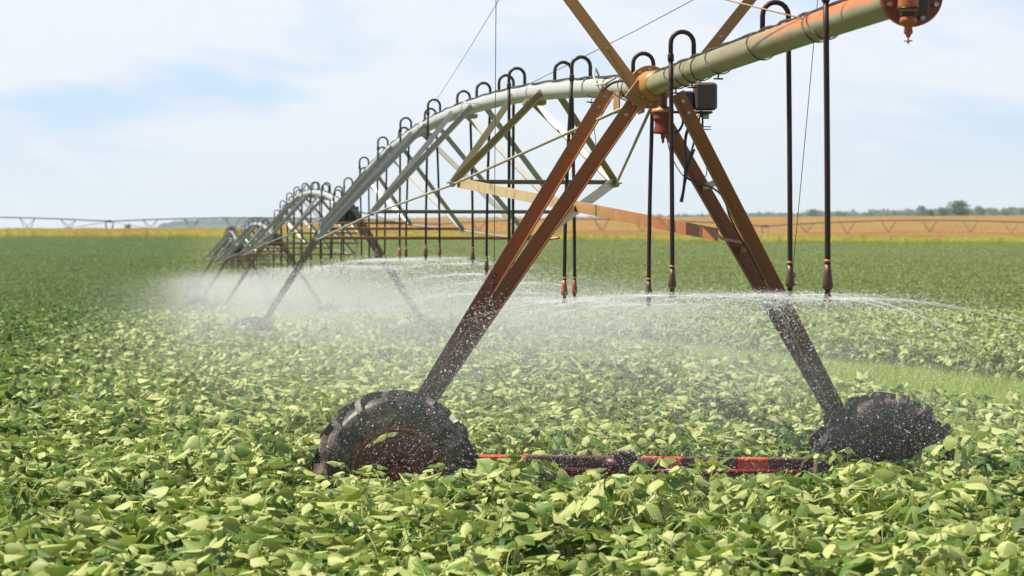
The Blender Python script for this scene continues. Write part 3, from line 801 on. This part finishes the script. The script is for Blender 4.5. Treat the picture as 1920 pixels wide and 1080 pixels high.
# ================================================================== scatter
def rot_euler(p, e):
    cx, cy, cz = np.cos(e); sx, sy, sz = np.sin(e)
    Rx = np.array([[1, 0, 0], [0, cx, -sx], [0, sx, cx]]); Ry = np.array([[cy, 0, sy], [0, 1, 0], [-sy, 0, cy]]); Rz = np.array([[cz, -sz, 0], [sz, cz, 0], [0, 0, 1]])
    return p @ (Rz @ Ry @ Rx).T
LT = np.array([0, .14, .38, .72, 1.0]); LW = np.array([0, .82, 1.0, .50, 0])
def leaf(base, az, pitch, roll, Ln, W, fold, curl):
    n = len(LT); pit = pitch-curl*LT
    dx = np.diff(LT)*Ln
    x = np.concatenate([[0], np.cumsum(dx*np.cos((pit[1:]+pit[:-1])/2))]); z = np.concatenate([[0], np.cumsum(dx*np.sin((pit[1:]+pit[:-1])/2))])
    hw = W/2*LW; cy, cz = np.cos(fold), np.sin(fold)
    V = []; idx = {}
    for i in range(n):
        nx, nz = -np.sin(pit[i]), np.cos(pit[i])
        idx[(i, 0)] = len(V); V.append((x[i], 0, z[i]))
        if hw[i] > 0:
            for s in (-1, 1):
                idx[(i, s)] = len(V); V.append((x[i]+nx*(-cz)*hw[i], s*hw[i]*cy, z[i]+nz*(-cz)*hw[i]))
    Fc = []
    for s in (-1, 1):
        def tri(a, b, c): Fc.append((a, b, c) if s > 0 else (a, c, b))
        for i in range(n-1):
            c0, c1 = idx[(i, 0)], idx[(i+1, 0)]; e0, e1 = idx.get((i, s)), idx.get((i+1, s))
            if e0 is None: tri(c0, c1, e1)
            elif e1 is None: tri(c0, c1, e0)
            else: tri(c0, c1, e1); tri(c0, e1, e0)
    V = np.array(V)
    # roll about the leaf axis, then azimuth
    c, s = np.cos(roll), np.sin(roll); y, zz = V[:, 1].copy(), V[:, 2].copy()
    V[:, 1] = y*c-zz*s; V[:, 2] = y*s+zz*c
    c, s = np.cos(az), np.sin(az); xx, y = V[:, 0].copy(), V[:, 1].copy()
    V[:, 0] = xx*c-y*s; V[:, 1] = xx*s+y*c
    return V+np.array(base), np.array(Fc)
def stick(p, q, r):
    p, q = np.array(p, float), np.array(q, float); d = q-p; d /= np.linalg.norm(d)+1e-9
    u = np.cross(d, [0.3, .9, .1]); u /= np.linalg.norm(u); w = np.cross(d, u)
    V = np.array([c+(u*np.cos(t)+w*np.sin(t))*r for c in (p, q) for t in (0, 2.1, 4.2)])
    Fc = np.array([(i, (i+1) % 3, 3+(i+1) % 3) for i in range(3)]+[(i, 3+(i+1) % 3, 3+i) for i in range(3)])
    return V, Fc
class Soup:
    def __init__(s): s.V = []; s.F = []; s.mi = []; s.n = 0
    def add(s, VF, mi=0):
        V, Fc = VF; s.V.append(V); s.F.append(Fc+s.n); s.mi.append(np.full(len(Fc), mi)); s.n += len(V)
    def build(s, name, mats, link=False, smooth=False):
        return np_mesh(name, np.concatenate(s.V), np.concatenate(s.F), mats, mi=np.concatenate(s.mi), link=link, smooth=smooth)
def soy_plant(seed, nt=21, rad=.26, h=.82, Lm=.116, spread=1.0):
    r = np.random.default_rng(seed); s = Soup()
    s.add(stick((0, 0, 0), (r.normal(0, .03), r.normal(0, .03), h*.75), .006), 1)
    for k in range(nt):
        az = r.uniform(0, 2*np.pi); z0 = r.uniform(.25, .72)*h; top = k > nt*.35
        rr = rad*np.sqrt(r.uniform(.02, 1))*spread
        zt = h*r.uniform(.80, 1.14)-rr*.35 if top else h*r.uniform(.45, .8)
        tip = np.array([np.cos(az)*rr, np.sin(az)*rr, zt]); base = np.array([np.cos(az)*.02, np.sin(az)*.02, min(z0, zt-.06)])
        mid = (base+tip)/2+np.array([0, 0, .05]); s.add(stick(base, mid, .0034), 1); s.add(stick(mid, tip, .0030), 1)
        Lf = Lm*r.uniform(.75, 1.25); droop = r.uniform(-.1, 1.5)
        for d, sc in ((0, 1.05), (1.35, .95), (-1.35, .95)):
            a2 = az+d+r.normal(0, .25); ln = Lf*sc*r.uniform(.85, 1.15)
            st = tip+np.array([np.cos(a2), np.sin(a2), -.2])*(.02 if d else .035)
            s.add(stick(tip, st, .0018), 1)
            s.add(leaf(st, a2, -droop*r.uniform(.4, 1.2)+.2, r.normal(0, .6), ln, ln*r.uniform(.60, .78), r.uniform(.10, .85), r.uniform(.0, .75)), 0)
    return s
def hidden_collection(name, obs):
    c = bpy.data.collections.new(name)
    for o in obs: c.objects.link(o)
    return c
def scatter(name, pts, rots, scl, idx, coll, kindlabel=None):
    me = bpy.data.meshes.new(name); me.vertices.add(len(pts)); me.vertices.foreach_set('co', np.asarray(pts, np.float32).ravel())
    a = me.attributes.new('rot', 'FLOAT_VECTOR', 'POINT'); a.data.foreach_set('vector', np.asarray(rots, np.float32).ravel())
    scl = np.asarray(scl, np.float32)
    if scl.ndim == 1: scl = np.stack([scl]*3, -1)
    a = me.attributes.new('scl', 'FLOAT_VECTOR', 'POINT'); a.data.foreach_set('vector', scl.ravel())
    a = me.attributes.new('idx', 'INT', 'POINT'); a.data.foreach_set('value', np.asarray(idx, np.int32))
    o = bpy.data.objects.new(name, me); COL.objects.link(o)
    ng = bpy.data.node_groups.new(name+'_scatter', 'GeometryNodeTree')
    ng.interface.new_socket('Geometry', in_out='INPUT', socket_type='NodeSocketGeometry'); ng.interface.new_socket('Geometry', in_out='OUTPUT', socket_type='NodeSocketGeometry')
    gi, go = ng.nodes.new('NodeGroupInput'), ng.nodes.new('NodeGroupOutput')
    ip = ng.nodes.new('GeometryNodeInstanceOnPoints'); ci = ng.nodes.new('GeometryNodeCollectionInfo')
    ci.inputs['Collection'].default_value = coll; ci.inputs['Separate Children'].default_value = True; ci.inputs['Reset Children'].default_value = True
    ip.inputs['Pick Instance'].default_value = True
    def na(nm, t):
        n = ng.nodes.new('GeometryNodeInputNamedAttribute'); n.data_type = t; n.inputs['Name'].default_value = nm
        return [x for x in n.outputs if x.enabled][0]
    er = ng.nodes.new('FunctionNodeEulerToRotation')
    k = ng.links.new
    k(gi.outputs[0], ip.inputs['Points']); k(ci.outputs[0], ip.inputs['Instance']); k(na('idx', 'INT'), ip.inputs['Instance Index'])
    k(na('rot', 'FLOAT_VECTOR'), er.inputs[0]); k(er.outputs[0], ip.inputs['Rotation']); k(na('scl', 'FLOAT_VECTOR'), ip.inputs['Scale']); k(ip.outputs[0], go.inputs[0])
    md = o.modifiers.new('scatter', 'NODES'); md.node_group = ng
    return o

# soybeans near by
def wedge(y0, y1, dens, marg=1.12, extra=1.2):
    n = int(dens*marg*((y1**2-y0**2)/6+extra*2*(y1-y0)))
    Y = np.sqrt(rng.uniform(y0**2, y1**2, n)); half = Y/6*marg+extra
    X = rng.uniform(-1, 1, n)*half
    return X, Y
def towers_clear(X, Y, m=0):
    keep = np.ones(len(X), bool)
    for c in (A0, A0+SD*LEN):
        dx, dy = X-c.x, Y-c.y; u = dx*NR.x+dy*NR.y; v = dx*SD.x+dy*SD.y
        keep &= ~((np.abs(u) < 2.75) & (v > -.62) & (v < .42))
    return keep
soy_ob = [soy_plant(i+1).build('soy_plant', [M['soy'], M['stem']]) for i in range(10)]
soyc = hidden_collection('soy_plants', soy_ob)
parts = [wedge(10.5, 34, 11.5), wedge(34, 62, 10), wedge(62, 112, 6)]
X = np.concatenate([p[0] for p in parts]); Y = np.concatenate([p[1] for p in parts])
keep = towers_clear(X, Y) & ~in_lane(X, Y, .12); X, Y = X[keep], Y[keep]
n = len(X)
sc = rng.uniform(.86, 1.10, n)*np.where(Y > 62, 1.22, np.where(Y > 34, 1.08, 1.0))
hz = 1+.09*np.sin(X*.9+Y*.35)+.06*np.sin(Y*1.1-X*.5)+rng.normal(0, .06, n)
du = (X-A0.x)*NR.x+(Y-A0.y)*NR.y; dv = (X-A0.x)*SD.x+(Y-A0.y)*SD.y
ub = (X-A0.x-SD.x*LEN)*NR.x+(Y-A0.y-SD.y*LEN)*NR.y; vb = (X-A0.x-SD.x*LEN)*SD.x+(Y-A0.y-SD.y*LEN)*SD.y
low = np.where((np.abs(ub) < 3.2) & (vb < -.5) & (vb > -3.5), 1.27, 1.0)*np.where((np.abs(du+1.85) < .75) & (dv < -.5) & (dv > -1.7), .72, 1.0)*np.where((du > -1.2) & (du < 1.2) & (dv < -.5) & (dv > -4.2), .72, 1.0)*np.where((du > 1.25) & (du < 2.8) & (dv < -.5) & (dv > -2.2), 1.22, 1.0)
scl = np.stack([sc, sc, sc*hz*low*np.where(Y > 62, .85, .95)], -1)
rots = np.stack([rng.normal(0, .2, n), rng.normal(0, .2, n), rng.uniform(0, 6.283, n)], -1)
o = scatter('soybean_plants', np.stack([X, Y, ground(X, Y)], -1), rots, scl, rng.integers(0, 10, n), soyc)
tag(o, 'dense soybean crop with pale drooping leaves filling the foreground field', 'soybean crop', kind='stuff')
print('soy', n)
# soybeans farther off: wider tussocks of leaves
def patch(seed, w=1.6, nl=150, h=.8, Lf=.17):
    r = np.random.default_rng(seed); s = Soup()
    for k in range(nl):
        x, y = r.uniform(-w/2, w/2, 2); z = h*(r.uniform(.6, 1.05)+.08*np.sin(x*5+seed)*np.cos(y*4))
        s.add(leaf((x, y, z), r.uniform(0, 6.28), r.uniform(-1.1, .35), r.normal(0, .5), Lf*r.uniform(.7, 1.3), Lf*.7, r.uniform(.1, .6), r.uniform(0, .8)), 0)
    return s
fp = [patch(100+i).build('soy_patch', [M['soyfar']]) for i in range(5)]
fpc = hidden_collection('soy_patches', fp)
parts = [wedge(108, 190, .75, 1.1, 2), wedge(190, 330, .40, 1.08, 3), wedge(330, 520, .22, 1.06, 4)]
X = np.concatenate([p[0] for p in parts]); Y = np.concatenate([p[1] for p in parts]); n = len(X)
sc = np.where(Y < 190, 1.0, np.where(Y < 330, 1.35, 1.8))*rng.uniform(.85, 1.15, n)
scl = np.stack([sc, sc, np.where(Y < 190, .95, np.where(Y < 330, .8, .6))*rng.uniform(.85, 1.12, n)], -1)
rots = np.stack([np.zeros(n), np.zeros(n), rng.uniform(0, 6.283, n)], -1)
o = scatter('soybean_field', np.stack([X, Y, ground(X, Y)], -1), rots, scl, rng.integers(0, 5, n), fpc)
tag(o, 'smooth dark green soybean field stretching to the yellow corn', 'soybean field', kind='stuff')
print('soyfar', n)
# grass
def tuft(seed):
    r = np.random.default_rng(seed); s = Soup()
    for k in range(70):
        x, y = r.normal(0, .13, 2); az = r.uniform(0, 6.28); hh = r.uniform(.15, .42)
        s.add(leaf((x, y, 0), az, r.uniform(.9, 1.5), 0, hh, .012, .2, r.uniform(.3, 1.5)), 0)
    return s
gc = hidden_collection('grass_tufts', [tuft(200+i).build('grass_tuft', [M['grass']]) for i in range(4)])
n = 9000; Y = rng.uniform(27, 97, n); l, r_ = lane_l(Y), lane_r(Y); c = (l+r_)/2; X = c+(r_-l)/2*lane_mid_taper(Y)*rng.uniform(-1, 1, n)
kp = np.abs(X) < Y/6*1.15+1.5; X, Y = X[kp], Y[kp]; n = len(X)
o = scatter('lane_grass', np.stack([X, Y, ground(X, Y)], -1), np.stack([rng.normal(0, .1, n), rng.normal(0, .1, n), rng.uniform(0, 6.28, n)], -1), rng.uniform(.8, 1.4, n), rng.integers(0, 4, n), gc)
tag(o, 'bright green grass lane between two stands of soybeans on the right', 'grass', kind='stuff')
# corn
def corn_clump(seed):
    r = np.random.default_rng(seed); s = Soup()
    for row in range(3):
        for k in range(8):
            x = (k-3.5)*.3+r.normal(0, .06); y = (row-1)*.76+r.normal(0, .06); h = r.uniform(1.55, 1.9)
            s.add(stick((x, y, 0), (x+r.normal(0, .05), y, h), .018))
            for q in range(8):
                z = h*(.22+.09*q); az = r.choice([0, np.pi])+r.normal(0, .9)
                s.add(leaf((x, y, z), az, r.uniform(.5, 1.1), r.normal(0, .3), r.uniform(.55, .85), .10, .3, r.uniform(1.2, 2.2)))
            for q in range(5):
                s.add(leaf((x, y, h), r.uniform(0, 6.28), r.uniform(.7, 1.4), 0, .33, .05, .2, .5))
    return s
cc = hidden_collection('corn_clumps', [corn_clump(300+i).build('corn_clump', [M['corn']]) for i in range(4)])
pts = []; scs = []
for rI in range(14):
    Yr = 521+rI*2.3
    xs = np.arange(-Yr/6*1.12-6, Yr/6*1.12+6, 2.1)+rng.uniform(-.4, .4)
    pts.append(np.stack([xs+rng.normal(0, .2, len(xs)), np.full(len(xs), Yr)+rng.normal(0, .2, len(xs))], -1)); scs.append(rng.uniform(.9, 1.08, len(xs)))
nb = 11000; Y = 553+(1000-553)*rng.uniform(0, 1, nb)**1.2; X = Y*rng.uniform(-.19, .19, nb); kk = (X/Y > -.105) | (Y < 590)
pts.append(np.stack([X[kk], Y[kk]], -1)); scs.append(rng.uniform(1.3, 1.7, kk.sum()))
pts = np.concatenate(pts); scs = np.concatenate(scs); n = len(pts)
scl = np.stack([scs, scs, np.where(scs > 1.2, 1.0, scs)], -1)
o = scatter('corn_field', np.stack([pts[:, 0], pts[:, 1], ground(pts[:, 0], pts[:, 1])], -1), np.stack([np.zeros(n), np.zeros(n), rng.choice([0, math.pi], n)+rng.normal(0, .1, n)], -1), scl, rng.integers(0, 4, n), cc)
tag(o, 'ripening corn, yellow green along its near edge and brown on the rise behind', 'corn', kind='stuff')
print('corn', n)
# trees
def crown(seed, w, h, z0, nl, size):
    r = np.random.default_rng(seed); s = Soup(); nb = 16; C = []
    for k in range(nb):
        a = r.uniform(0, 6.28); rr = np.sqrt(r.uniform(0, 1))*.34*w; zz = z0+h*r.uniform(.12, .9); f = 1-.55*abs((zz-z0)/h-.42)*1.6
        C.append((np.cos(a)*rr*f, np.sin(a)*rr*f, zz, r.uniform(.14, .24)*w))
    for k in range(nl):
        c = C[r.integers(nb)]; d = r.normal(0, 1, 3); d /= np.linalg.norm(d); rad = c[3]*r.uniform(.55, 1.05)
        p = np.array(c[:3])+d*rad*np.array([1, 1, .8])
        s.add(leaf(p, r.uniform(0, 6.28), r.uniform(-1.2, .6), r.normal(0, .6), size*r.uniform(.7, 1.4), size*.8, r.uniform(0, .5), .4))
    return s
def trunk_mesh(seed, h, r0):
    b = MB(); r = random.Random(seed)
    b.tube([Vector((0, 0, -.3)), Vector((.1, 0, h*.3)), Vector((.05, .1, h*.75))], [r0, r0*.75, r0*.3], 8)
    for k in range(6):
        a = r.uniform(0, 6.28); z = h*r.uniform(.28, .5); q = Vector((math.cos(a)*h*.28, math.sin(a)*h*.28, z+h*.28))
        b.tube([Vector((.08, 0, z)), q*.6+Vector((0, 0, z*.45)), q], [r0*.4, r0*.28, r0*.1], 6)
    return b
tv = []
for i, (w, h) in enumerate(((9, 7.5), (7, 9), (11, 8))):
    tv.append((crown(400+i, w, h, 1.6, 1500, .62).build('crown', [M['treeleaf']]).data, trunk_mesh(i, h, .3).build('trunk', M['bark'])))
tvd = []
for c, t in tv:
    tvd.append((c, t.data)); bpy.data.objects.remove(t)
def tree(px, ytop, ybase, Y, var, label, wpx, leafm=None, name='broadleaf_tree'):
    x = (px-960)*Y/F; H = (ybase-ytop)*Y/F; zb = CAMZ+(HY-ybase)*Y/F
    zb0 = gz(x, Y)
    root = empty(name, (x, Y, min(zb0, zb)))
    base_h = (9.2, 10.8, 9.8)[var]; base_w = (9.6, 7.4, 11.6)[var]
    tot = CAMZ+(HY-ytop)*Y/F-min(zb0, zb)
    sz = tot/base_h; sx = wpx*Y/F/base_w
    c = bpy.data.objects.new('crown', tvd[var][0]); t = bpy.data.objects.new('trunk', tvd[var][1])
    for o in (c, t): COL.objects.link(o); o.parent = root; o.scale = (sx, sx, sz)
    tag(root, label, 'tree', 'trees on the horizon'); return root
tree(1799, 376, 409, 985, 0, 'largest round dark green tree standing on the brown corn rise at right', 66)
tree(1743, 391, 411, 965, 1, 'small dark round tree on its own at the edge of the brown corn', 24)
tree(1768, 387, 409, 1010, 2, 'medium green tree just left of the largest round tree', 36)
tree(1886, 397, 407, 975, 2, 'low dark bush like tree on the crest near the right edge', 24)
tree(1468, 406, 415, 965, 2, 'low dark green shrub on the corn crest right of the rusty tower legs', 24)
tree(240, 420, 432, 700, 0, 'small round dark tree above the corn on the left', 22)
tree(1525, 392, 416, 1500, 0, 'hazy rounded tree standing out of the far wood by the right hose', 46)
tree(1578, 396, 415, 1450, 2, 'pale green hazy tree right of the near right hose', 44)
tree(1727, 383, 410, 1550, 1, 'tall hazy tree top rising behind the small dark tree', 26)
tree(1838, 384, 408, 1600, 2, 'hazy blue green tree to the right of the largest round tree', 34)
# far woods
wv = [crown(500+i, 11, 11, .8, 420, 1.5).build('wood_tree', [M['woodleaf']]) for i in range(4)]
wc = hidden_collection('wood_trees', wv)
pts = []; scs = []
def wood(px0, px1, Y, ytop, n, s0):
    px = rng.uniform(px0, px1, n); Yv = Y*rng.uniform(.95, 1.06, n); x = (px-960)*Yv/F
    yt = np.interp(px, *ytop) + rng.normal(0, 1.3, n)
    sc = s0*rng.uniform(.75, 1.2, n)
    z = CAMZ+(HY-yt)*Yv/F-11.5*sc+rng.normal(0, .8, n)
    pts.append(np.stack([x, Yv, z], -1)); scs.append(sc)
wood(1220, 2000, 1750, ([1220, 1400, 1560, 1650, 1740, 1800, 1920, 2000], [411, 407, 405, 401, 400, 398, 395, 395]), 170, .75)
wood(1040, 2000, 2700, ([1040, 1240, 1400, 1600, 1780, 1920, 2000], [411, 405, 402, 398, 393, 391, 390]), 420, 1.0)
wood(600, 1300, 3300, ([600, 700, 800, 1000, 1240, 1300], [414, 411, 410, 409, 405, 405]), 420, 1.1)
wood(296, 640, 3900, ([296, 310, 340, 420, 520, 640], [428, 420, 415, 412, 411, 412]), 460, 1.2)
pts = np.concatenate(pts); scs = np.concatenate(scs); n = len(pts)
o = scatter('far_wood', pts, np.stack([np.zeros(n), np.zeros(n), rng.uniform(0, 6.28, n)], -1), scs, rng.integers(0, 4, n), wc)
tag(o, 'hazy blue green woods along the horizon', 'wood', kind='stuff')
# hill carrying the far woods
def hill(px0, px1, Y, prof):
    px = np.linspace(px0, px1, 60); V = []
    for k, (f, dy) in enumerate(((.86, 16), (.95, 4), (1.0, 2), (1.1, 12))):
        for p in px:
            Yk = Y*f; yy = np.interp(p, *prof)+dy; V.append(((p-960)*Yk/F, Yk, CAMZ+(HY-yy)*Yk/F))
    m = len(px); i = np.arange(3)[:, None]*m+np.arange(m-1)[None]
    o = np_mesh('hill', np.array(V), np.stack([i, i+1, i+m+1, i+m], -1).reshape(-1, 4), M['hill'], smooth=True); tag(o, kind='structure')
def hm():
    m, nt, out = mat('wooded_hill'); n1 = noise(nt, pos(nt), .05, 5)
    princ(nt, out, mixc(nt, n1, (.02, .045, .018), (.05, .09, .03)), .9, 0, .1); return m
M['hill'] = hm()
hill(294, 650, 3900, ([294, 310, 340, 420, 520, 650], [432, 424, 418, 416, 415, 416]))

# ================================================================== spray
W2 = Matrix.Translation(A0+SD*LEN) @ Matrix.Rotation(RZ, 4, 'Z')
NOZB = [W2 @ e for e in pr.values()]
def drops():
    Vs = []; Fs = []; nv = 0
    T4 = np.array([(0, 0, 1.0), (.94, 0, -.33), (-.47, .82, -.33), (-.47, -.82, -.33)])
    F4 = np.array([(0, 1, 2), (0, 2, 3), (0, 3, 1), (1, 3, 2)])
    def put(Pp, rad, vel, st):
        nonlocal nv
        n = len(Pp); d = vel/(np.linalg.norm(vel, axis=1, keepdims=True)+1e-9)
        a = np.cross(d, [.3, .5, .81]); a /= np.linalg.norm(a, axis=1, keepdims=True); b = np.cross(d, a)
        V = Pp[:, None]+rad[:, None, None]*(d[:, None]*T4[None, :, 2, None]*st+a[:, None]*T4[None, :, 0, None]+b[:, None]*T4[None, :, 1, None])
        Vs.append(V.reshape(-1, 3)); Fs.append((F4[None]+(np.arange(n)*4)[:, None, None]+nv).reshape(-1, 3)); nv += n*4
    for c, nd, r0, vmax in [(q, (38000 if q.y < 32 else 8000), (.0013 if q.y < 32 else .0026), (7.2 if q.y < 18 else 7.2 if q.y < 26 else 8.0)) for q in NOZ]+[(q, 1500, .0045, 8.0) for q in NOZB]:
        c = np.array(c)
        n = nd; az = rng.uniform(0, 2*np.pi, n)
        jets = rng.uniform(0, 2*np.pi, 26); m = rng.random(n) < .45; az[m] = jets[rng.integers(0, 26, m.sum())]+rng.normal(0, .012, m.sum())
        v = vmax*np.where(m, rng.uniform(.75, 1.0, n), rng.uniform(.3, 1.0, n)); el = rng.normal(.06, .035, n)
        t = rng.uniform(.01, .60, n)
        drag = 1/(1+.5*t)
        rr = v*t*drag
        z = c[2]+np.sin(el)*v*t-4.6*t*t*rng.uniform(.75, 1.05, n)
        jit = .05+.18*t
        Pp = np.stack([c[0]+np.cos(az)*rr+.55*t*t*2+rng.normal(0, 1, n)*jit, c[1]+np.sin(az)*rr+.4*t+rng.normal(0, 1, n)*jit, z+rng.normal(0, .35, n)*jit*.5], -1)
        vel = np.stack([np.cos(az)*v, np.sin(az)*v, np.sin(el)*v-9.2*t], -1)
        k = (Pp[:, 2] > .55); rad = r0*np.exp(rng.normal(0, .55, n))
        put(Pp[k], rad[k], vel[k], 1.35)
    # splashes clinging to and bouncing off the near legs and tyres
    for (p, q, n, jt, rd) in ((P(915, 575, 23.9), P(800, 755, 23.9), 190, .075, .0030), (P(925, 545, 23.9), P(880, 620, 23.9), 160, .07, .0034), (P(1460, 575, 24.0), P(1490, 590, 24.0), 200, .09, .0032), (P(1475, 570, 24.0), P(1570, 770, 24.2), 60, .06, .0030),
                              (P(1440, 585, 24.0), P(1400, 610, 24.0), 420, .12, .0024), (P(640, 800, 23.3), P(850, 840, 23.3), 220, .22, .0020), (P(650, 860, 23.2), P(840, 860, 23.2), 170, .16, .0021), (P(1530, 820, 23.5), P(1760, 820, 23.5), 90, .20, .0020), (P(900, 850, 23.4), P(1260, 850, 23.4), 330, .09, .0025)):
        t = rng.random(n)[:, None]; Pp = np.array(p)[None]*(1-t)+np.array(q)[None]*t+rng.normal(0, 1, (n, 3))*jt*np.array([1, .2, 1])+np.array([0, -.16, 0])
        put(Pp, rd*np.exp(rng.normal(0, .4, n)), rng.normal(0, 1, (n, 3)), 1.2)
    return np_mesh('water_droplets', np.concatenate(Vs), np.concatenate(Fs), M['water'])
o = drops(); tag(o, 'white flying water droplets below the sprinkler nozzles', 'water spray', kind='stuff')
# coherent jets leaving each nozzle plate
b = MB()
for c in NOZ:
    n = 15 if c.y < 34 else 12
    for k in range(n):
        az = random.uniform(0, 2*math.pi); v = random.uniform(5.5, 7.2); el = random.uniform(.03, .085)
        if k % 11 == 0: el = random.uniform(-.7, -.3); tm_ = .12
        tm = random.uniform(.10, .30) if k % 11 else .10; pts_ = []
        for i in range(8):
            t = tm*i/7; pts_.append(Vector((c.x+math.cos(az)*math.cos(el)*v*t, c.y+math.sin(az)*math.cos(el)*v*t, c.z-.0+math.sin(el)*v*t-4.6*t*t)))
        r0 = .0016 if c.y < 34 else .0028
        b.tube(pts_, [r0*(1-.75*i/7) for i in range(8)], 3, 0, False)
o = b.build('water_jets', M['water']); tag(o, 'thin white water jets fanning out from the nozzles', 'water spray', kind='stuff')

# fine mist hanging under the spans: real volume with uneven density
def mist(name, base, rz, y0, y1, hw, dens, zt, label):
    m, nt, out = mat(name+'_volume')
    tc = N(nt, 'ShaderNodeTexCoord'); p = tc.outputs['Object']; s = sep(nt, p)
    wp = pos(nt)
    n1 = noise(nt, scaled(nt, p, (.5, .42, .8)), 1.0, 5, .62, .4)
    fu = mrange(nt, math_(nt, 'ABSOLUTE', s[0]), hw*.25, hw, 1, 0)
    fz = math_(nt, 'MULTIPLY', mrange(nt, math_(nt, 'ADD', s[2], math_(nt, 'MULTIPLY_ADD', n1, .6, -.3)), zt-.75, zt, 1, 0), mrange(nt, s[2], .75, 1.55, .04, 1))
    fv = math_(nt, 'MULTIPLY', mrange(nt, s[1], y0, y0+(11 if y0 < 0 else 3.5), 0, 1), mrange(nt, s[1], y1-3, y1, 1, .0 if y1 > 60 else 1))
    d = math_(nt, 'MULTIPLY', math_(nt, 'MULTIPLY', fu, fz), math_(nt, 'MULTIPLY', fv, mrange(nt, n1, .38, .66, .08, 1.7)))
    v = N(nt, 'ShaderNodeVolumePrincipled'); v.inputs['Color'].default_value = (.97, .985, 1, 1); v.inputs['Anisotropy'].default_value = .35
    L(nt, math_(nt, 'MULTIPLY', d, dens), v.inputs['Density']); L(nt, v.outputs[0], out.inputs['Volume'])
    b = MB(); b.box(Vector((0, (y0+y1)/2, (.4+zt)/2)), hw*2, y1-y0, zt-.4, None, 0, .05)
    o = b.build(name, m); o.location = base; o.rotation_euler = (0, 0, rz)
    tag(o, label, 'mist', kind='stuff'); return o
mist('spray_mist', A0, RZ, -9.0, 12, 5.5, .030, 2.06, 'thin white mist round the rusty tower legs')
mist('spray_mist', A0, RZ, 12.02, LEN, 5.5, .040, 2.35, 'white mist drifting under the nearest span')
mist('spray_mist', A0+SD*LEN, RZ, .02, LEN*2.6, 4.8, .0165, 2.45, 'thick pale mist under the farther spans')

# air
def haze(dens):
    m, nt, out = mat('haze_air'); v = N(nt, 'ShaderNodeVolumePrincipled')
    v.inputs['Color'].default_value = (.66, .82, 1, 1); v.inputs['Density'].default_value = dens; v.inputs['Anisotropy'].default_value = .2
    L(nt, v.outputs[0], out.inputs['Volume'])
    b = MB(); b.box(Vector((0, 2320, 59.5)), 6000, 4760, 121, None, 0, .1)
    o = b.build('haze', m); tag(o, 'pale blue summer haze', 'haze', kind='stuff')
haze(.00015)

# ================================================================== light, sky, camera
SUN = Vector((-.50, .05, .86)).normalized()
el = math.asin(SUN.z); az = math.atan2(SUN.x, SUN.y)
ld = bpy.data.lights.new('sun', 'SUN'); ld.energy = 5.0; ld.angle = R(.53); ld.color = (1, .93, .80)
lo = bpy.data.objects.new('sun', ld); COL.objects.link(lo); lo.rotation_euler = SUN.to_track_quat('Z', 'Y').to_euler()
EXPO = .85
w = bpy.data.worlds.new('World'); S.world = w; w.use_nodes = True; nt = w.node_tree; nt.nodes.clear()
wo = nt.nodes.new('ShaderNodeOutputWorld'); bg = nt.nodes.new('ShaderNodeBackground'); SKS = .055
bg.inputs[1].default_value = SKS
sky = nt.nodes.new('ShaderNodeTexSky'); sky.sky_type = 'NISHITA'; sky.sun_disc = False; sky.sun_elevation = el; sky.sun_rotation = az
sky.air_density = 1.0; sky.dust_density = .6; sky.ozone_density = 1.5
tc = nt.nodes.new('ShaderNodeTexCoord'); d = tc.outputs['Generated']; s = sep(nt, d)
def lin(c): return tuple(((x/255+.055)/1.055)**2.4 if x > 10 else x/255/12.92 for x in c)
k = 1.0/(SKS*2**EXPO)
def skc(c): return tuple(x*k for x in lin(c))
# soft slanting banks of thin cloud over the low sky
tilt = math_(nt, 'ADD', s[2], math_(nt, 'MULTIPLY', s[0], .10))
cv = N(nt, 'ShaderNodeCombineXYZ'); L(nt, math_(nt, 'MULTIPLY', s[0], 9.5), cv.inputs[0]); L(nt, math_(nt, 'MULTIPLY', s[1], 2), cv.inputs[1]); L(nt, math_(nt, 'MULTIPLY', tilt, 34), cv.inputs[2])
cn = noise(nt, cv.outputs[0], 1.0, 3, .5, .3)
cn2 = noise(nt, cv.outputs[0], 3.1, 4, .6)
cf = math_(nt, 'ADD', cn, math_(nt, 'MULTIPLY_ADD', cn2, .10, -.05))
band = mixc(nt, mrange(nt, cf, .37, .56), skc((203, 229, 254)), skc((244, 247, 255)))
hor = mixc(nt, mrange(nt, s[2], .016, .058), skc((246, 247, 250)), band)
low = mrange(nt, s[2], .10, .26, 1, 0)
full = mixc(nt, math_(nt, 'MULTIPLY', low, 1.0), sky.outputs[0], hor)
below = mrange(nt, s[2], -.08, -.01, 0, 1)
L(nt, full, bg.inputs[0]); L(nt, bg.outputs[0], wo.inputs[0])
cam = bpy.data.cameras.new('camera'); co = bpy.data.objects.new('camera', cam); COL.objects.link(co)
co.location = (0, 0, CAMZ); co.rotation_euler = (R(90), 0, 0)
cam.sensor_width = 36; cam.lens = F/1920*36; cam.shift_y = (HY-540)/1920
cam.clip_start = .5; cam.clip_end = 20000
cam.dof.use_dof = True; cam.dof.focus_distance = 23.5; cam.dof.aperture_fstop = 5.6
S.camera = co
S.view_settings.view_transform = 'Standard'; S.view_settings.look = 'None'; S.view_settings.exposure = EXPO; S.view_settings.gamma = 1
S.cycles.volume_step_rate = .25; S.cycles.volume_max_steps = 256
S.cycles.max_bounces = 8; S.cycles.volume_bounces = 1; S.cycles.transparent_max_bounces = 8
S.cycles.diffuse_bounces = 3; S.cycles.glossy_bounces = 2
